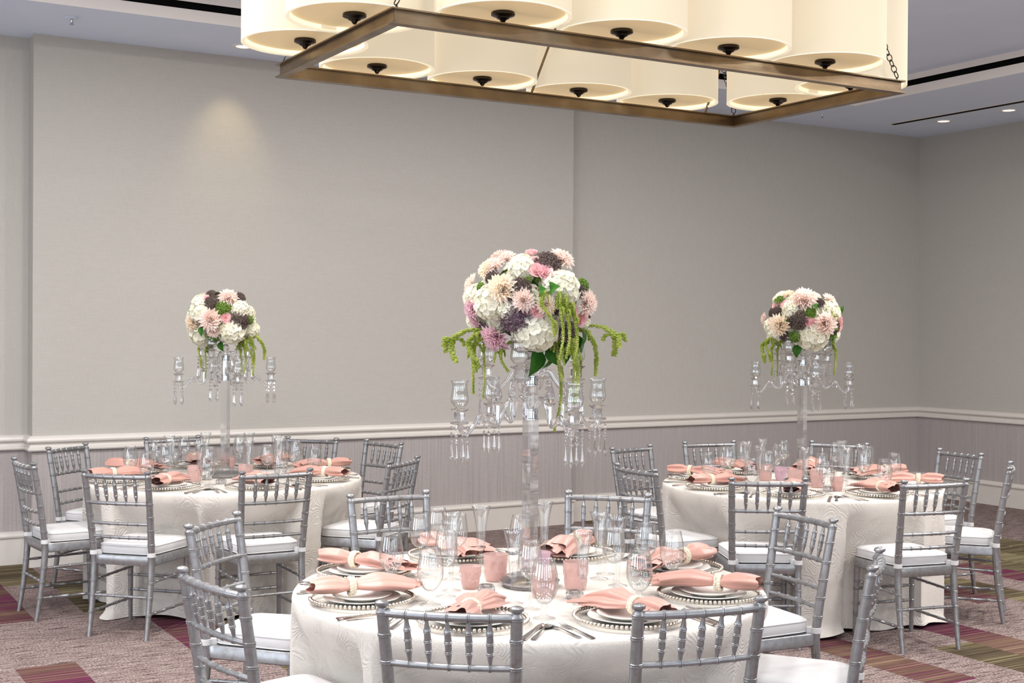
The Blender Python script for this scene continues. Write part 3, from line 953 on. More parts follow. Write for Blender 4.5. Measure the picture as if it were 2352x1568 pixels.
for ti, (tn, c) in enumerate(TABLES):
    for k in range(8):
        th = R_(-2 + 45 * k); rr = Vector((math.cos(th), math.sin(th))); rt = Vector((-rr.y, rr.x)); sn = SEAT[k]
        rg = random.Random(100 * ti + k)
        pc = Vector(c) + rr * 0.652
        rz = th + math.pi / 2            # local +y points to the table centre
        where = '%s setting of the %s table' % (sn, tn)
        t = thing('charger', 'clear glass charger with silver beaded rim, %s' % where, 'charger', (pc.x, pc.y, ZTOP), rz, 'beaded glass chargers')
        put('plate', charger_plate, t); put('beaded_rim', charger_beads, t)
        tag(put('dinner_plate', dinner_m, None, (pc.x, pc.y, ZTOP + .0058), (0, 0, rz)), 'white dinner plate on the charger, %s' % where, 'plate', 'white dinner plates')
        tag(put('salad_plate', salad_m, None, (pc.x, pc.y, ZTOP + .0125), (0, 0, rz)), 'small white plate under the pink napkin, %s' % where, 'plate', 'white salad plates')
        jz = rg.uniform(-.22, .22); dp = pc + rr * 0.035 + rt * rg.uniform(-.01, .01)
        tag(put('napkin', NAPKINS[(k * 3 + ti) % 5], None, (dp.x, dp.y, ZTOP + .0285), (0, 0, rz + jz)), 'dusty pink satin napkin gathered in a ring, %s' % where, 'napkin', 'pink satin napkins')
        tag(put('napkin_ring', ring_pearl, None, (dp.x, dp.y, ZTOP + .0285), (0, 0, rz + jz)), 'pearl napkin ring around the pink napkin, %s' % where, 'napkin ring', 'pearl napkin rings')
        for nm, me, off, lab in (('fork', FORK_B, -.225, 'inner silver fork left of the plate'), ('fork', FORK_S, -.262, 'outer silver fork left of the plate'),
                                 ('knife', KNIFE, .212, 'silver knife right of the plate'), ('spoon', SPOON, .245, 'silver spoon right of the knife')):
            q = pc + rr * (0.055 + rg.uniform(-.01, .012)) + rt * off - rr * (0.10 * (abs(off) - .2))
            if (q - Vector(c)).length > .735: q = Vector(c) + (q - Vector(c)).normalized() * .735
            tag(put(nm, me, None, (q.x, q.y, ZTOP), (0, 0, rz + rg.uniform(-.06, .06))), '%s, %s' % (lab, where), nm, 'silver ' + nm + 's')
        if ti > 0:
            for kind, dr, di in (('goblet', .19, .12), ('wine', .14, .245), ('flute', .03, .30)):
                q = pc + rt * (dr + rg.uniform(-.02, .02)) - rr * (di + rg.uniform(-.02, .02))
                place_glass(kind, q.x, q.y, 'by the %s setting' % sn, tn)
for kind, L in T1_GLASS.items():
    for px, py, w in L:
        x, y = unproject(px, py, ZTOP); place_glass(kind, x, y, w, 'foreground')


# pink pressed-glass tumblers and crystal tea-light blocks
def tumbler_mesh(h, r0, r1, mat):
    b = MB(); N = 48
    prof = [(0, r0 * .9, 0), (.02, r0, 0), (.30, r0 + (r1 - r0) * .3, 1), (.36, r0 + (r1 - r0) * .36 + .0014, 0), (.40, r0 + (r1 - r0) * .40, 0), (.55, r0 + (r1 - r0) * .55, 2), (.70, r0 + (r1 - r0) * .70, 2), (.78, r0 + (r1 - r0) * .8 + .0014, 0), (.82, r0 + (r1 - r0) * .82, 0), (1.0, r1, 0)]
    V = []; F = []
    for t, r, m in prof:
        for k in range(N):
            a = 2 * math.pi * k / N
            q = r + (0.0026 * (k % 2) if m == 1 else 0.0034 * math.sin(a * 8) if m == 2 else 0)
            V.append((q * math.cos(a), q * math.sin(a), t * h))
    inn = [(1.0, r1 - .003), (.5, (r0 + r1) / 2 - .004), (.08, r0 - .004)]
    for t, r in inn:
        for k in range(N):
            a = 2 * math.pi * k / N; V.append((r * math.cos(a), r * math.sin(a), t * h))
    n = len(prof) + len(inn)
    for i in range(n - 1):
        for k in range(N): F.append((i * N + k, i * N + (k + 1) % N, (i + 1) * N + (k + 1) % N, (i + 1) * N + k))
    F.append(tuple(reversed(range(N)))); F.append(tuple((n - 1) * N + k for k in range(N)))
    b.add(V, F)
    # raised dots
    for zr in (.38, .80):
        rad = r0 + (r1 - r0) * zr
        for k in range(24):
            a = 2 * math.pi * k / 24; octa(b, (rad * math.cos(a), rad * math.sin(a), zr * h), .0028)
    return b.mesh('tumbler', mat, True, 50)


TUMB = {'big': tumbler_mesh(.100, .037, .046, 'pinkglass'), 'small': tumbler_mesh(.082, .027, .041, 'pinkglass'), 'lilac': tumbler_mesh(.085, .028, .042, 'lilacglass')}
TPOS = [[(1138, 1333, 'big', 'large, left of the crystal column'), (1080, 1351, 'small', 'small, leftmost on'), (1322, 1352, 'big', 'large, right of the crystal base'), (1247, 1371, 'big', 'large, behind the goblet in front of the column'), (1240, 1318, 'lilac', 'lilac, just behind the column')],
        [(447, 1106, 'big', 'large, left of the column'), (564, 1104, 'big', 'large, right of the column'), (527, 1078, 'small', 'small, behind the column')],
        [(1757, 1103, 'big', 'large, leftmost on'), (1793, 1103, 'lilac', 'lilac, second from left on'), (1826, 1116, 'big', 'large, left of the column'), (1878, 1119, 'big', 'large, right of the column'), (1922, 1127, 'small', 'small, rightmost on')]]
for ti, L in enumerate(TPOS):
    for px, py, kd, w in L:
        x, y = unproject(px, py, ZTOP)
        tag(put('tumbler', TUMB[kd], None, (x, y, ZTOP), (0, 0, random.uniform(0, 6))), '%s pressed-glass tumbler, %s%s the %s table' % ('lilac' if kd == 'lilac' else 'pink', w.replace('lilac, ', ''), '' if w.endswith(' on') else ' on', TABLES[ti][0]), 'tumbler', 'pink pressed-glass tumblers')
b = MB(); b.lathe([(0, 0), (.026, 0), (.033, .008), (.033, .020), (.027, .028), (.020, .028), (.019, .012), (0, .012)], 8)
TEA = b.mesh('tealight_holder', 'crystal', False)
for ti, L in enumerate([[(1320, 1374, 'right of the crystal base'), (1117, 1360, 'left of the crystal base')], [(508, 1111, 'in front of the column'), (476, 1101, 'left of the column')], [(1902, 1128, 'right of the column'), (1770, 1124, 'left of the column')]]):
    for px, py, w in L:
        x, y = unproject(px, py, ZTOP)
        tag(put('tealight_holder', TEA, None, (x, y, ZTOP), (0, 0, random.uniform(0, 6))), 'faceted crystal tea-light holder %s on the %s table' % (w, TABLES[ti][0]), 'tea-light holder', 'crystal tea-light holders')


# ------------------------------------------------------------------ crystal candelabra
def candelabrum_parts():
    P = []; I = Matrix.Identity(4)
    b = MB().lathe([(0, 0), (.085, 0), (.110, .014), (.112, .022), (.085, .040), (.060, .046), (0, .046)], 14)
    P.append(('base', b.mesh('candelabrum_base', 'crystal', False), I))
    b = MB().lathe([(0, .046), (.036, .046), (.036, .058), (.028, .064), (0, .064)], 8); P.append(('plinth', b.mesh('plinth', 'crystal', False), I))
    b = MB().box((0, 0, .335), (.042, .042, .542), R_(14)); P.append(('column', b.mesh('column', 'crystal_column', False), I))
    for z0, z1 in ((.606, .645), (.730, .765)):
        b = MB().lathe([(0, z0), (.028, z0), (.028, z0 + .004), (.025, z0 + .006), (.025, z1 - .006), (.028, z1 - .004), (.028, z1), (0, z1)], 20); P.append(('collar', b.mesh('collar', 'chrome'), I))
    b = MB().lathe([(0, .645), (.022, .645), (.024, .69), (.022, .730), (0, .730)], 12); P.append(('column', b.mesh('column_upper', 'crystal', False), I))
    b = MB().lathe([(0, .765), (.016, .766), (.012, .785), (.020, .80), (.024, .812), (.018, .826), (.010, .834), (.012, .842), (0, .843)], 16); P.append(('stem', b.mesh('stem_knop', 'crystal'), I))
    b = MB().lathe([(0, .842), (.03, .843), (.075, .862), (.088, .885), (.085, .886), (.07, .868), (.02, .852), (0, .852)], 28); P.append(('flower_bowl', b.mesh('flower_bowl', 'chrome'), I))
    # arm pieces, in a plane: x outwards
    def arm(path, r0, cupz, cupr, seed, spear):
        out = []
        b = MB().tube(catmull([(x, 0, z) for x, z in path], 7), .0075, 10)
        if spear:
            pts = []
            for k in range(22):
                a = -0.6 + k * 0.30; rr = .026 - .0009 * k
                pts.append((.196 + rr * math.cos(a) * .8, 0, .606 + rr * math.sin(a) * .8))
            b.tube(pts, [.0058 - .00014 * k for k in range(22)], 8)
            b.tube([(.136, 0, .592), (.137, 0, .63), (.137, 0, .66)], .0068, 8)
            b.lathe([(.006, .660), (.020, .668), (.021, .671), (.006, .674)], 12, Matrix.Translation((.137, 0, 0)))
        out.append(('arm', b.mesh('arm', 'crystal')))
        T = Matrix.Translation((cupr, 0, 0))
        out.append(('bobeche', MB().lathe([(0, cupz - .004), (.020, cupz - .004), (.033, cupz - .001), (.034, cupz + .003), (.030, cupz + .005), (0, cupz + .005)], 20, T).mesh('bobeche', 'crystal')))
        z = cupz + .005
        out.append(('candle_cup', MB().lathe([(0, z), (.016, z), (.0215, z + .010), (.0205, z + .030), (.019, z + .034), (.033, z + .044), (.034, z + .046), (.020, z + .046), (.012, z + .052), (0, z + .052)], 10, T).mesh('candle_cup', 'crystal', False)))
        z += .050
        hp = shell([(.010, z), (.020, z + .006), (.031, z + .020), (.0325, z + .032), (.029, z + .055), (.0265, z + .070), (.0275, z + .084), (.0315, z + .096)], .0014)
        out.append(('hurricane_shade', MB().lathe(hp, 24, T).mesh('hurricane_shade', 'glass', True, 60)))
        for k in range(4):
            a = R_(40 + 90 * k + seed)
            C = Matrix.Translation((cupr + .030 * math.cos(a), .030 * math.sin(a), cupz))
            b = MB(); z = -.004
            for q in range(3):
                z -= .013
                b.lathe([(0, -.0088), (.0055, -.0045), (.0088, 0), (.0055, .0045), (0, .0088)], 8, C @ Matrix.Translation((0, 0, z)) @ Matrix.Rotation(a, 4, 'Z') @ Matrix.Diagonal((.65, 1, 1, 1))); z -= .010
                b.tube([(0, 0, z + .012), (0, 0, z - .006)], .0006, 4, True, C)
            z -= .002
            b.lathe([(0, z), (.0026, z - .001), (.0085, z - .044), (.0066, z - .053), (0, z - .068)], 6, C)
            out.append(('crystal_pendant', b.mesh('crystal_pendant', 'crystal', False)))
        if spear:
            b = MB().lathe([(0, .672), (.0065, .674), (.0165, .692), (.0140, .705), (.0065, .732), (0, .757)], 8, Matrix.Translation((.137, 0, 0)))
            out.append(('spear_finial', b.mesh('spear_finial', 'crystal', False)))
        return out
    low = arm([(.020, .640), (.045, .672), (.078, .684), (.110, .645), (.139, .592), (.172, .600), (.205, .628), (.235, .590), (.262, .562), (.285, .572), (.292, .598)], 0, .600, .292, 0, True)
    upp = arm([(.018, .748), (.040, .776), (.066, .782), (.090, .748), (.118, .718), (.148, .722), (.168, .748)], 0, .752, .168, 25, False)
    return P, low, upp


CAN, LOWARM, UPARM = candelabrum_parts()
VIEW = math.atan2(VR.y, VR.x)
CROT = [210, 207, 183]        # angle of the near-left lower arm, measured from the right-hand direction of the room view
for ti, (tn, c) in enumerate(TABLES):
    t = thing('candelabrum', 'tall crystal candelabrum with hanging prisms on the %s table' % tn, 'candelabrum', (c[0], c[1], ZTOP), 0, 'crystal candelabra')
    for nm, me, mt in CAN: put(nm, me, t, matrix=mt)
    for arms, off in ((LOWARM, 0), (UPARM, 45)):
        for k in range(4):
            rz = VIEW + R_(CROT[ti] + off + 90 * k)
            a = put('arm', arms[0][1], t, rot=(0, 0, rz))
            for nm, me in arms[1:]: put(nm, me, a)


# ------------------------------------------------------------------ flowers
def petal_quad(b, mat, L, W, cup, tipz, n=3):
    """boat-shaped pointed petal along +y"""
    def fn(i, j):
        u = i / 2 * 2 - 1; v = j / n
        w = W * (math.sin(math.pi * (0.12 + 0.88 * v) ** 0.8) if v < 1 else 0.02)
        return (u * w, v * L, tipz * v * v + cup * u * u * w * 2)
    b.grid(fn, 3, n + 1, False, mat)


def dahlia_mesh(name, mat, R=0.06, rows=7):
    b = MB(); rg = random.Random(R * 1000 + rows)
    for r in range(rows):
        n = max(6, 17 - 2 * r); f = r / (rows - 1)
        for k in range(n):
            a = 2 * math.pi * (k + .5 * (r % 2)) / n + rg.uniform(-.08, .08)
            tilt = R_(8 + 72 * f ** 1.2 + rg.uniform(-5, 5)); L = R * (1 - .50 * f) * rg.uniform(.9, 1.05)
            m = Matrix.Rotation(a, 4, 'Z') @ Matrix.Translation((0, R * .05, .004 + .008 * f)) @ Matrix.Rotation(tilt, 4, 'X')
            petal_quad(b, m, L, R * .215 * (1.1 - .3 * f), .55, R * (.04 + .12 * f))
    ball(b, (0, 0, .008), R * .16, 8, 4)
    return b.mesh(name, mat, True, 60)


def hydrangea_mesh(seed):
    b = MB(); rg = random.Random(seed); n = 95
    for k in range(n):
        f = (k + .5) / n; ct = 1 - 1.35 * f; st = math.sqrt(max(0, 1 - ct * ct)); a = k * 2.39996
        d = Vector((st * math.cos(a), st * math.sin(a), ct)); r = .047 * rg.uniform(.9, 1.08)
        q = d.to_track_quat('Z', 'Y').to_matrix().to_4x4()
        m = Matrix.Translation(d * r) @ q @ Matrix.Rotation(rg.uniform(0, 6.28), 4, 'Z') @ Matrix.Rotation(rg.uniform(-.3, .3), 4, 'X')
        s = .0128 * rg.uniform(.85, 1.15)
        for p in range(4):
            pm = m @ Matrix.Rotation(p * math.pi / 2, 4, 'Z') @ Matrix.Rotation(R_(18), 4, 'X')
            V = [(0, 0, 0), (-s * .66, s * .50, .0018), (s * .66, s * .50, .0018), (-s * .48, s * 1.0, .0004), (s * .48, s * 1.0, .0004), (0, s * .62, -.0016), (0, s * 1.16, -.0004)]
            b.add(V, [(0, 5, 1), (0, 2, 5), (1, 5, 3), (5, 6, 3), (5, 4, 6), (5, 2, 4)], pm)
    ball(b, (0, 0, -.006), .042, 12, 8)
    return b.mesh('hydrangea', 'hydrangea_white', True, 30)


def rose_mesh(seed):
    b = MB(); rg = random.Random(seed)
    for k in range(16):
        f = k / 15; a = k * 2.4; rad = .004 + .016 * f ** .8; op = R_(4 + 46 * f ** 1.5); H = .026 - .004 * f; span = 1.5 - .3 * f
        def fn(i, j):
            u = i / 4 * 2 - 1; v = j / 3
            an = a + u * span * .55; r = rad * (.45 + .55 * v) + math.sin(op) * H * v * v * .9
            return (r * math.cos(an), r * math.sin(an), -.012 + H * v * math.cos(op * .7) * (1 - .18 * u * u) - .002 * v * f)
        b.grid(fn, 5, 4)
    ball(b, (0, 0, -.010), .008, 8, 4)
    return b.mesh('rose', 'rose_pink', True, 80)


def umbel_mesh(name, mat, n, R, dot, flatk, seed):
    b = MB(); rg = random.Random(seed)
    for k in range(n):
        f = (k + .5) / n; ct = 1 - 1.1 * f; st = math.sqrt(1 - ct * ct); a = k * 2.39996 + rg.uniform(-.2, .2)
        p = Vector((R * st * math.cos(a), R * st * math.sin(a), R * ct * flatk)) * rg.uniform(.78, 1.08)
        octa(b, p, dot * rg.uniform(.7, 1.2))
        if k % 3 == 0: b.tube([p * .3, p], [.0008, .0005], 3, False)
    ball(b, (0, 0, -R * .12), R * .60, 10, 6)
    return b.mesh(name, mat, False)


def strand_mesh(seed, L, sag):
    """amaranthus tassel: starts at the origin heading +y, falls to -z"""
    b = MB(); rg = random.Random(seed)
    path = catmull([(0, 0, 0), (rg.uniform(-.01, .01), .035 * sag, .004), (rg.uniform(-.02, .02), .060 * sag, -.25 * L), (rg.uniform(-.02, .02), .064 * sag, -.62 * L), (rg.uniform(-.03, .03), .060 * sag, -L)], 10)
    def tassel(pp, R0, n):
        b.tube(pp, [R0 * .55 * (1 - .55 * k / (len(pp) - 1)) for k in range(len(pp))], 5)
        for k in range(n):
            f = rg.random(); i = min(len(pp) - 2, int(f * (len(pp) - 1))); p = pp[i].lerp(pp[i + 1], f * (len(pp) - 1) - i)
            r = R0 * (1 - .55 * f) * rg.uniform(.6, 1.1); a = rg.uniform(0, 6.28)
            octa(b, p + Vector((r * math.cos(a), r * math.sin(a), rg.uniform(-.004, .004))), .0023 * rg.uniform(.7, 1.3))
    tassel(path, .0085, int(L * 3400))
    for k in range(int(2 + L * 18)):
        i = rg.randrange(4, len(path) - 8); p = path[i]; a = rg.uniform(0, 6.28); l = rg.uniform(.018, .042); o = rg.uniform(.012, .030)
        d = Vector((math.cos(a) * o, math.sin(a) * o, 0))
        tassel(catmull([p, p + d * .7 + Vector((0, 0, .002)), p + d - Vector((0, 0, l * .5)), p + d * 1.05 - Vector((0, 0, l))], 4), .0060, int(l * 2600))
    return b.mesh('amaranthus', 'amaranth_green', False)


def leaf_mesh(L=.07, W=.026):
    b = MB()
    def fn(i, j):
        u = i / 4 * 2 - 1; v = j / 9
        w = W * math.sin(math.pi * min(1, .04 + .96 * v) ** .75) * (1 + .05 * (j % 2)) if 0 < v < 1 else .0006
        return (u * w, v * L, .010 * math.sin(v * 2.6) + .25 * abs(u) * w - .02 * v * v)
    b.grid(fn, 5, 10)
    b.tube([(0, -.02, -.003), (0, 0, 0)], .0011, 4)
    return b.mesh('leaf', 'leaf_green', True, 80)


FL = {'H': [hydrangea_mesh(1), hydrangea_mesh(2)], 'C': [dahlia_mesh('dahlia', 'dahlia_cream')], 'B': [dahlia_mesh('dahlia', 'dahlia_blush')], 'P': [dahlia_mesh('dahlia', 'dahlia_pink')],
      'R': [rose_mesh(1), rose_mesh(2)], 'S': [umbel_mesh('seed_head', 'seed_plum', 520, .036, .0027, .62, 5)], 'V': [umbel_mesh('seed_head', 'seed_violet', 520, .042, .0025, .6, 6)],
      'G': [umbel_mesh('sedum', 'sedum_green', 330, .026, .0028, .7, 7)]}
FN = {'H': ('hydrangea', .057), 'C': ('dahlia', .062), 'B': ('dahlia', .062), 'P': ('dahlia', .062), 'R': ('rose', .021), 'S': ('seed_head', .040), 'V': ('seed_head', .046), 'G': ('sedum', .030)}
STR = [strand_mesh(1, .10, 1.0), strand_mesh(2, .15, 1.0), strand_mesh(3, .21, 1.0), strand_mesh(9, .34, .5)]
LEAF = leaf_mesh()
FOAM = MB().lathe([(math.sin(math.pi * k / 12), -math.cos(math.pi * k / 12)) for k in range(13)], 24).mesh('foam_ball', 'foam_green')

# flowers seen on each ball: kind, x, y (picture units about the ball), size; scale gives (cx, cy, rx, ry)
BOUQ = [
    dict(c=(1050, 715, 700, 575), z=1.790, r=(.222, .182), unit=.222 / 700, fl=[
        ('H', 930, 310, 150), ('H', 560, 740, 200), ('H', 1400, 570, 205), ('H', 1100, 1090, 250), ('H', 1690, 990, 100), ('H', 760, 820, 120), ('C', 730, 600, 160), ('P', 660, 1110, 165), ('B', 1370, 265, 135), ('B', 640, 350, 110), ('B', 1640, 740, 135),
        ('P', 400, 800, 120), ('P', 420, 930, 90), ('B', 770, 260, 100), ('C', 1200, 760, 110), ('R', 1100, 385, 70), ('R', 1200, 410, 70), ('R', 1005, 800, 56), ('R', 1105, 835, 60), ('R', 1490, 835, 62), ('R', 1610, 900, 72), ('R', 1045, 165, 56), ('R', 1090, 295, 70),
        ('S', 1220, 285, 170), ('S', 600, 450, 95), ('S', 920, 580, 125), ('V', 870, 910, 190), ('S', 1600, 610, 85), ('S', 1450, 1060, 130), ('V', 440, 1070, 90), ('S', 1710, 870, 60), ('G', 470, 560, 60), ('G', 1630, 530, 85), ('G', 1000, 490, 45), ('G', 1110, 755, 40)],
         st=[(1230, 640, 1, .9), (1300, 650, 2, 1.0), (1370, 690, 2, 1.1), (1420, 780, 2, 1.2), (460, 1150, 0, 2.2), (520, 1170, 1, 1.7), (420, 1180, 2, 1.0), (600, 1190, 0, 1.4), (480, 1200, 2, .6), (830, 1230, 0, 1.0), (1450, 1180, 2, .8),
             (1520, 1160, 1, .7), (1620, 1120, 1, 1.3), (1720, 1090, 0, 2.2), (1350, 1200, 2, 1.5), (1300, 1220, 3, 1.0)],
         lf=[(1110, 1300, 1.5), (1300, 1260, 1.3), (1560, 1150, 1.2), (1660, 1040, 1.2), (1290, 1280, 1.1), (1430, 1250, 1.2), (1140, 620, .8), (1250, 600, .9), (430, 1060, .8), (1480, 1230, .9), (1560, 1260, .8)]),
    dict(c=(670, 400, 410, 320), z=1.752, r=(.222, .178), unit=.222 / 410, fl=[
        ('H', 430, 330, 140), ('H', 400, 610, 165), ('H', 820, 560, 155), ('H', 910, 300, 110), ('H', 420, 210, 90), ('H', 1040, 560, 100), ('B', 590, 420, 140), ('B', 760, 190, 120), ('C', 360, 450, 105), ('S', 580, 240, 105), ('S', 870, 160, 75), ('S', 900, 430, 120),
        ('S', 520, 120, 60), ('G', 720, 290, 90), ('G', 590, 600, 90), ('G', 320, 310, 65), ('G', 1000, 420, 55), ('R', 505, 190, 40), ('R', 760, 400, 45), ('R', 1010, 600, 50)],
         st=[(480, 690, 1, 1.0), (520, 700, 2, .8), (900, 680, 1, 1.6), (850, 700, 2, 1.1), (960, 690, 2, 1.3), (820, 700, 2, .7), (1010, 660, 1, 1.8)],
         lf=[(600, 160, .7), (480, 500, .9), (660, 670, .9), (520, 690, 1.0)]),
    dict(c=(745, 400, 420, 345), z=1.760, r=(.222, .182), unit=.222 / 420, fl=[
        ('H', 800, 600, 185), ('H', 530, 270, 110), ('H', 380, 570, 100), ('H', 1020, 290, 130), ('H', 1130, 600, 95), ('H', 830, 130, 75), ('H', 1090, 700, 80), ('B', 690, 175, 155), ('C', 430, 450, 140), ('B', 900, 430, 155), ('B', 990, 170, 95), ('S', 600, 400, 115),
        ('S', 390, 310, 85), ('S', 480, 580, 75), ('S', 870, 190, 65), ('S', 1060, 480, 85), ('V', 1020, 680, 85), ('G', 735, 310, 75), ('G', 580, 590, 75), ('G', 1040, 590, 78), ('G', 450, 170, 85), ('R', 710, 420, 45), ('R', 770, 435, 45), ('R', 1150, 390, 50),
        ('R', 1150, 460, 60), ('R', 410, 230, 50), ('R', 490, 220, 45), ('R', 315, 440, 40), ('R', 790, 130, 50)],
         st=[(420, 660, 1, 1.9), (400, 690, 2, 1.2), (460, 700, 2, .8), (370, 660, 1, 1.5), (1080, 740, 1, 1.0), (1120, 750, 2, .9), (980, 290, 0, 1.0), (1010, 300, 0, .8)],
         lf=[(820, 270, 1.0), (1110, 290, .9), (640, 690, 1.1), (1150, 710, 1.0), (900, 310, .8)])]
RH = Vector((VR.x, VR.y, 0)).normalized(); FH = Vector((-VW.x, -VW.y, 0)).normalized(); UPZ = Vector((0, 0, 1))
for ti, (tn, c) in enumerate(TABLES):
    B = BOUQ[ti]; cx, cy, rx, ry = B['c']; C = Vector((0, 0, B['z'] - (ZTOP + .86)))
    adj = ['largest, rose and violet', 'white and peach', 'blush and plum'][ti]
    t = thing('flower_arrangement', 'round %s flower arrangement atop the %s candelabrum' % (adj, tn), 'flowers', (c[0], c[1], ZTOP + .86), 0, 'flower balls on the candelabra')
    put('foam_ball', FOAM, t, C, None, (B['r'][0] * .74, B['r'][0] * .74, B['r'][1] * .78))
    rg = random.Random(50 + ti)
    used = []
    def place(kind, d, size, sunk=1.0):
        nm, nr = FN[kind]; s = size / nr
        pos = C + Vector((d.x * B['r'][0], d.y * B['r'][0], d.z * B['r'][1])) * sunk - d * (size * (.42 if kind == 'H' else .02 if kind in 'CBP' else -.02 if kind == 'R' else .15))
        q = (d * .9 + FH * .12 * (1 if d.dot(FH) > 0 else 0)).to_track_quat('Z', 'Y').to_matrix().to_4x4() @ Matrix.Rotation(rg.uniform(0, 6.28), 4, 'Z')
        put(nm, rg.choice(FL[kind]), t, matrix=Matrix.Translation(pos) @ q @ Matrix.Diagonal((s, s, s, 1)))
    def direc(x, y):
        u = (x - cx) / rx; v = -(y - cy) / ry; m = math.hypot(u, v)
        if m > .96: u *= .96 / m; v *= .96 / m
        w = math.sqrt(max(0, 1 - u * u - v * v))
        return (RH * u + UPZ * v + FH * w).normalized(), m
    for kind, x, y, s in B['fl']:
        d, m = direc(x, y); place(kind, d, s * B['unit'] * ((1.26 if ti == 0 else 1.08) if kind in 'CBP' else .92 if kind == 'R' else 1.16 if kind == 'H' else 1.06))
    for k in range(30):        # filler blooms tucked between the front ones
        el = rg.uniform(-.75, .85); a = rg.uniform(-1.3, 1.3); h = math.sqrt(1 - el * el)
        d = (RH * (h * math.sin(a)) + FH * (h * math.cos(a)) + UPZ * el).normalized()
        kd = 'HHHHSHGHHB'[k % 10]; sunk = .80
        place(kd, d, {'H': .052, 'B': .04, 'S': .034, 'G': .028}[kd], sunk)
    for k in range(20):        # the far half of the ball
        a = R_(95 + 170 * (k + rg.random()) / 20); el = rg.uniform(-.6, .85)
        h = math.sqrt(1 - el * el); d = RH * (h * math.cos(a)) - FH * (h * math.sin(a)) + UPZ * el if k % 2 else RH * (h * math.cos(-a)) - FH * (h * abs(math.sin(a))) + UPZ * el
        kd = 'HHBCSGRVHB'[k % 10]; place(kd, d.normalized(), {'H': .058, 'B': .048, 'C': .048, 'S': .036, 'V': .04, 'G': .026, 'R': .021}[kd])
    for x, y, ln, out in B['st']:
        d, m = direc(x, y); pos = C + Vector((d.x * B['r'][0], d.y * B['r'][0], d.z * B['r'][1])) * .93
        hd = Vector((d.x, d.y, 0)); hd = hd.normalized() if hd.length > .1 else FH
        rz = math.atan2(hd.y, hd.x) - math.pi / 2 + rg.uniform(-.35, .35)
        put('amaranthus', STR[ln], t, matrix=Matrix.Translation(pos) @ Matrix.Rotation(rz, 4, 'Z') @ Matrix.Diagonal((1, out, rg.uniform(.9, 1.15), 1)))
    for x, y, s in B['lf']:
        d, m = direc(x, y); pos = C + Vector((d.x * B['r'][0], d.y * B['r'][0], d.z * B['r'][1])) * .97
        dn = (Vector((0, 0, -1)) + d * .5 + RH * rg.uniform(-.5, .5)).normalized() if y > cy else (d + RH * rg.uniform(-.6, .6)).normalized()
        zq = (d - dn * d.dot(dn)).normalized(); xq = dn.cross(zq)
        m4 = Matrix((xq, dn, zq)).transposed().to_4x4()
        put('leaf', LEAF, t, matrix=Matrix.Translation(pos) @ m4 @ Matrix.Diagonal((s, s, s, 1)))

# ------------------------------------------------------------------ chandelier
SC = 1.4
CX_, CY_ = 2.36 * SC, 3.506 * SC
HX, HY = 1.8636 / 2 * SC, .8704 / 2 * SC
ZF0 = 1.68 + .7955 * SC; ZF1 = ZF0 + .059
ch = thing('chandelier', 'rectangular brass-framed chandelier with twelve cream drum shades', 'chandelier', (CX_, CY_, ZT))
zo = -ZT
FW = .041


def ibeam(length, web):
    b = MB(); h = ZF1 - ZF0; t = .006
    b.box((0, 0, t / 2), (length, FW, t)); b.box((0, 0, h - t / 2), (length, FW, t)); b.box((0, 0, h / 2), (length + web, .010, h - 2 * t))
    b.box((0, .0085, t + .004), (length + web, .007, .008)); b.box((0, -.0085, t + .004), (length + web, .007, .008))
    return b.mesh('frame_bar', 'brass', False)


lx, ly = ibeam(2 * HX, -.031), ibeam(2 * HY - 2 * FW, FW - .012)
for s in (-1, 1):
    put('frame_bar', lx, ch, (0, s * (HY - FW / 2), zo + ZF0))
    put('frame_bar', ly, ch, (s * (HX - FW / 2), 0, zo + ZF0), (0, 0, R_(90)))
SR = .382 * .985 * SC / 2; SH = .50
z0 = 1.68 + .857 * SC
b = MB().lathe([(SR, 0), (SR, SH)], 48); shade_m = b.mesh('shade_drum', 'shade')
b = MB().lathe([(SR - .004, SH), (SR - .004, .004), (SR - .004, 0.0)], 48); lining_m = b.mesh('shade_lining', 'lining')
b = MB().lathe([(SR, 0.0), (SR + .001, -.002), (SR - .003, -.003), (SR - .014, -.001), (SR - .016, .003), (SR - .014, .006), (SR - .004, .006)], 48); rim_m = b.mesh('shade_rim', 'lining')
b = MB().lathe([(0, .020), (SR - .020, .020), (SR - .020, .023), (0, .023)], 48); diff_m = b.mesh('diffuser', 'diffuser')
b = MB().lathe([(0, .022), (.010, .022), (.010, .018), (.044, .018), (.046, .015), (.046, .006), (.040, .003), (.026, -.002), (.024, -.006), (.014, -.010), (.010, -.016), (.006, -.022), (0, -.023)], 28); fin_m = b.mesh('finial', 'darkbronze')
b = MB().tube([(0, 0, .02), (0, 0, SH + .10)], .008, 8); rod_m = b.mesh('socket_rod', 'darkbronze')
k_ = .985 * SC
spots = [(sx * x * k_, sy * .4205 * k_) for x in (.2, .6) for sx in (-1, 1) for sy in (-1, 1)] + [(sx * .944 * k_, sy * .188 * k_) for sx in (-1, 1) for sy in (-1, 1)]
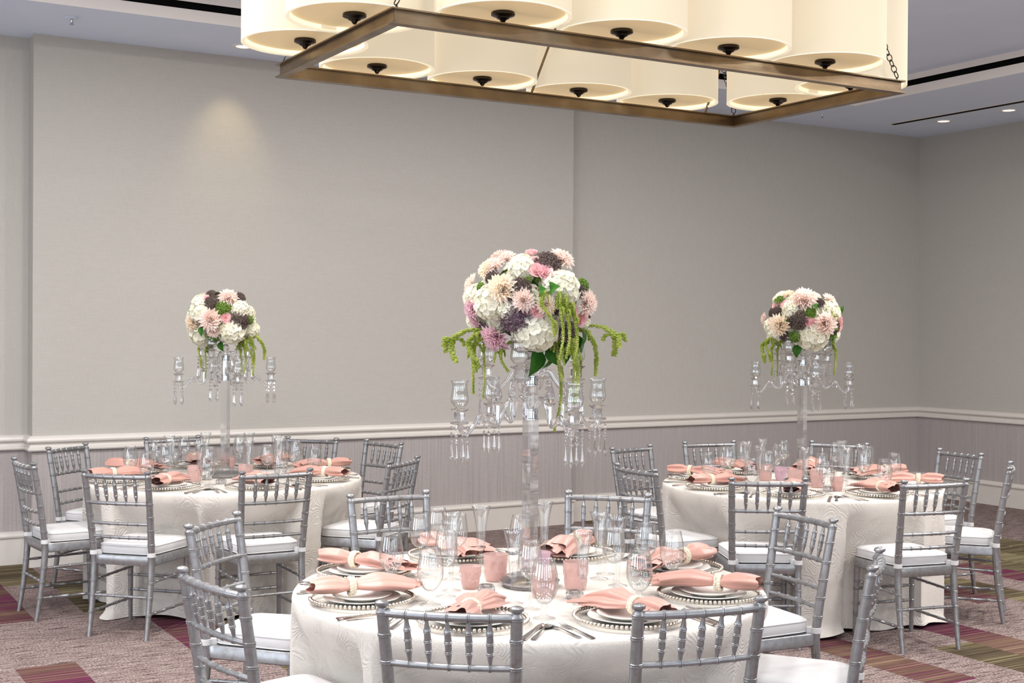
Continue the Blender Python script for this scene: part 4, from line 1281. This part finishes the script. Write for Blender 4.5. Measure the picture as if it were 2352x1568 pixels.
for x, y in spots:
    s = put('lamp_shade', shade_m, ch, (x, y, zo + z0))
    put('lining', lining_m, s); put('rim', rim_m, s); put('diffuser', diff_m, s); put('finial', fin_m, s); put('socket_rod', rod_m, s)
# upper carrying frame, stems and canopies
zu = zo + z0 + SH + .10
b = MB()
for s in (-1, 1):
    b.box((0, s * .4205 * k_, zu), (1.25 * k_ * 1.5, .03, .03)); b.box((s * .944 * k_, 0, zu), (.03, .85 * k_, .03))
b.box((0, 0, zu), (1.9 * k_, .03, .03))
put('upper_frame', b.mesh('upper_frame', 'darkbronze', False), ch)
for s in (-1, 1):
    put('stem', MB().tube([(s * .7, 0, zu), (s * .7, 0, 0)], .014, 10).mesh('stem', 'darkbronze'), ch)
    put('canopy', MB().lathe([(0, -.04), (.05, -.035), (.08, -.01), (.08, 0), (0, 0)], 24, Matrix.Translation((s * .7, 0, 0))).mesh('canopy', 'darkbronze'), ch)
# chains from the corners of the lower frame, and two slanted straps
V = []; seg = 16
lk = MB().tube([(.0125 * math.cos(2 * math.pi * k / 18), 0, .017 * math.sin(2 * math.pi * k / 18)) for k in range(19)], .0024, 6, False).mesh('chain_link', 'darkbronze')
eye = MB().lathe([(0, 0), (.008, 0), (.008, .006), (.004, .010), (.004, .016), (0, .016)], 10).mesh('chain_eye', 'darkbronze')
for sx in (-1, 1):
    for sy in (-1, 1):
        A = Vector((sx * (HX - .03), sy * (HY - .03), zo + ZF1)); Bq = Vector((sx * (HX - .30), sy * (HY - .11), zu))
        e = put('chain_eye', eye, ch, A)
        D = Bq - A - Vector((0, 0, .02)); n = int(D.length / .027); q = D.to_track_quat('Z', 'Y').to_matrix().to_4x4()
        for k in range(n):
            put('chain_link', lk, e, matrix=Matrix.Translation(Vector((0, 0, .024)) + D * ((k + .2) / n)) @ q @ Matrix.Rotation(R_(90 * (k % 2)), 4, 'Z'))
for x0, x1, y1 in ((0.0, 0.0, .08), (1.08, 1.02, .15)):
    b = MB().tube([(x0, HY - .03, zo + ZF1), (x1, y1, zu)], .006, 6); put('strap_rod', b.mesh('strap_rod', 'brass'), ch)
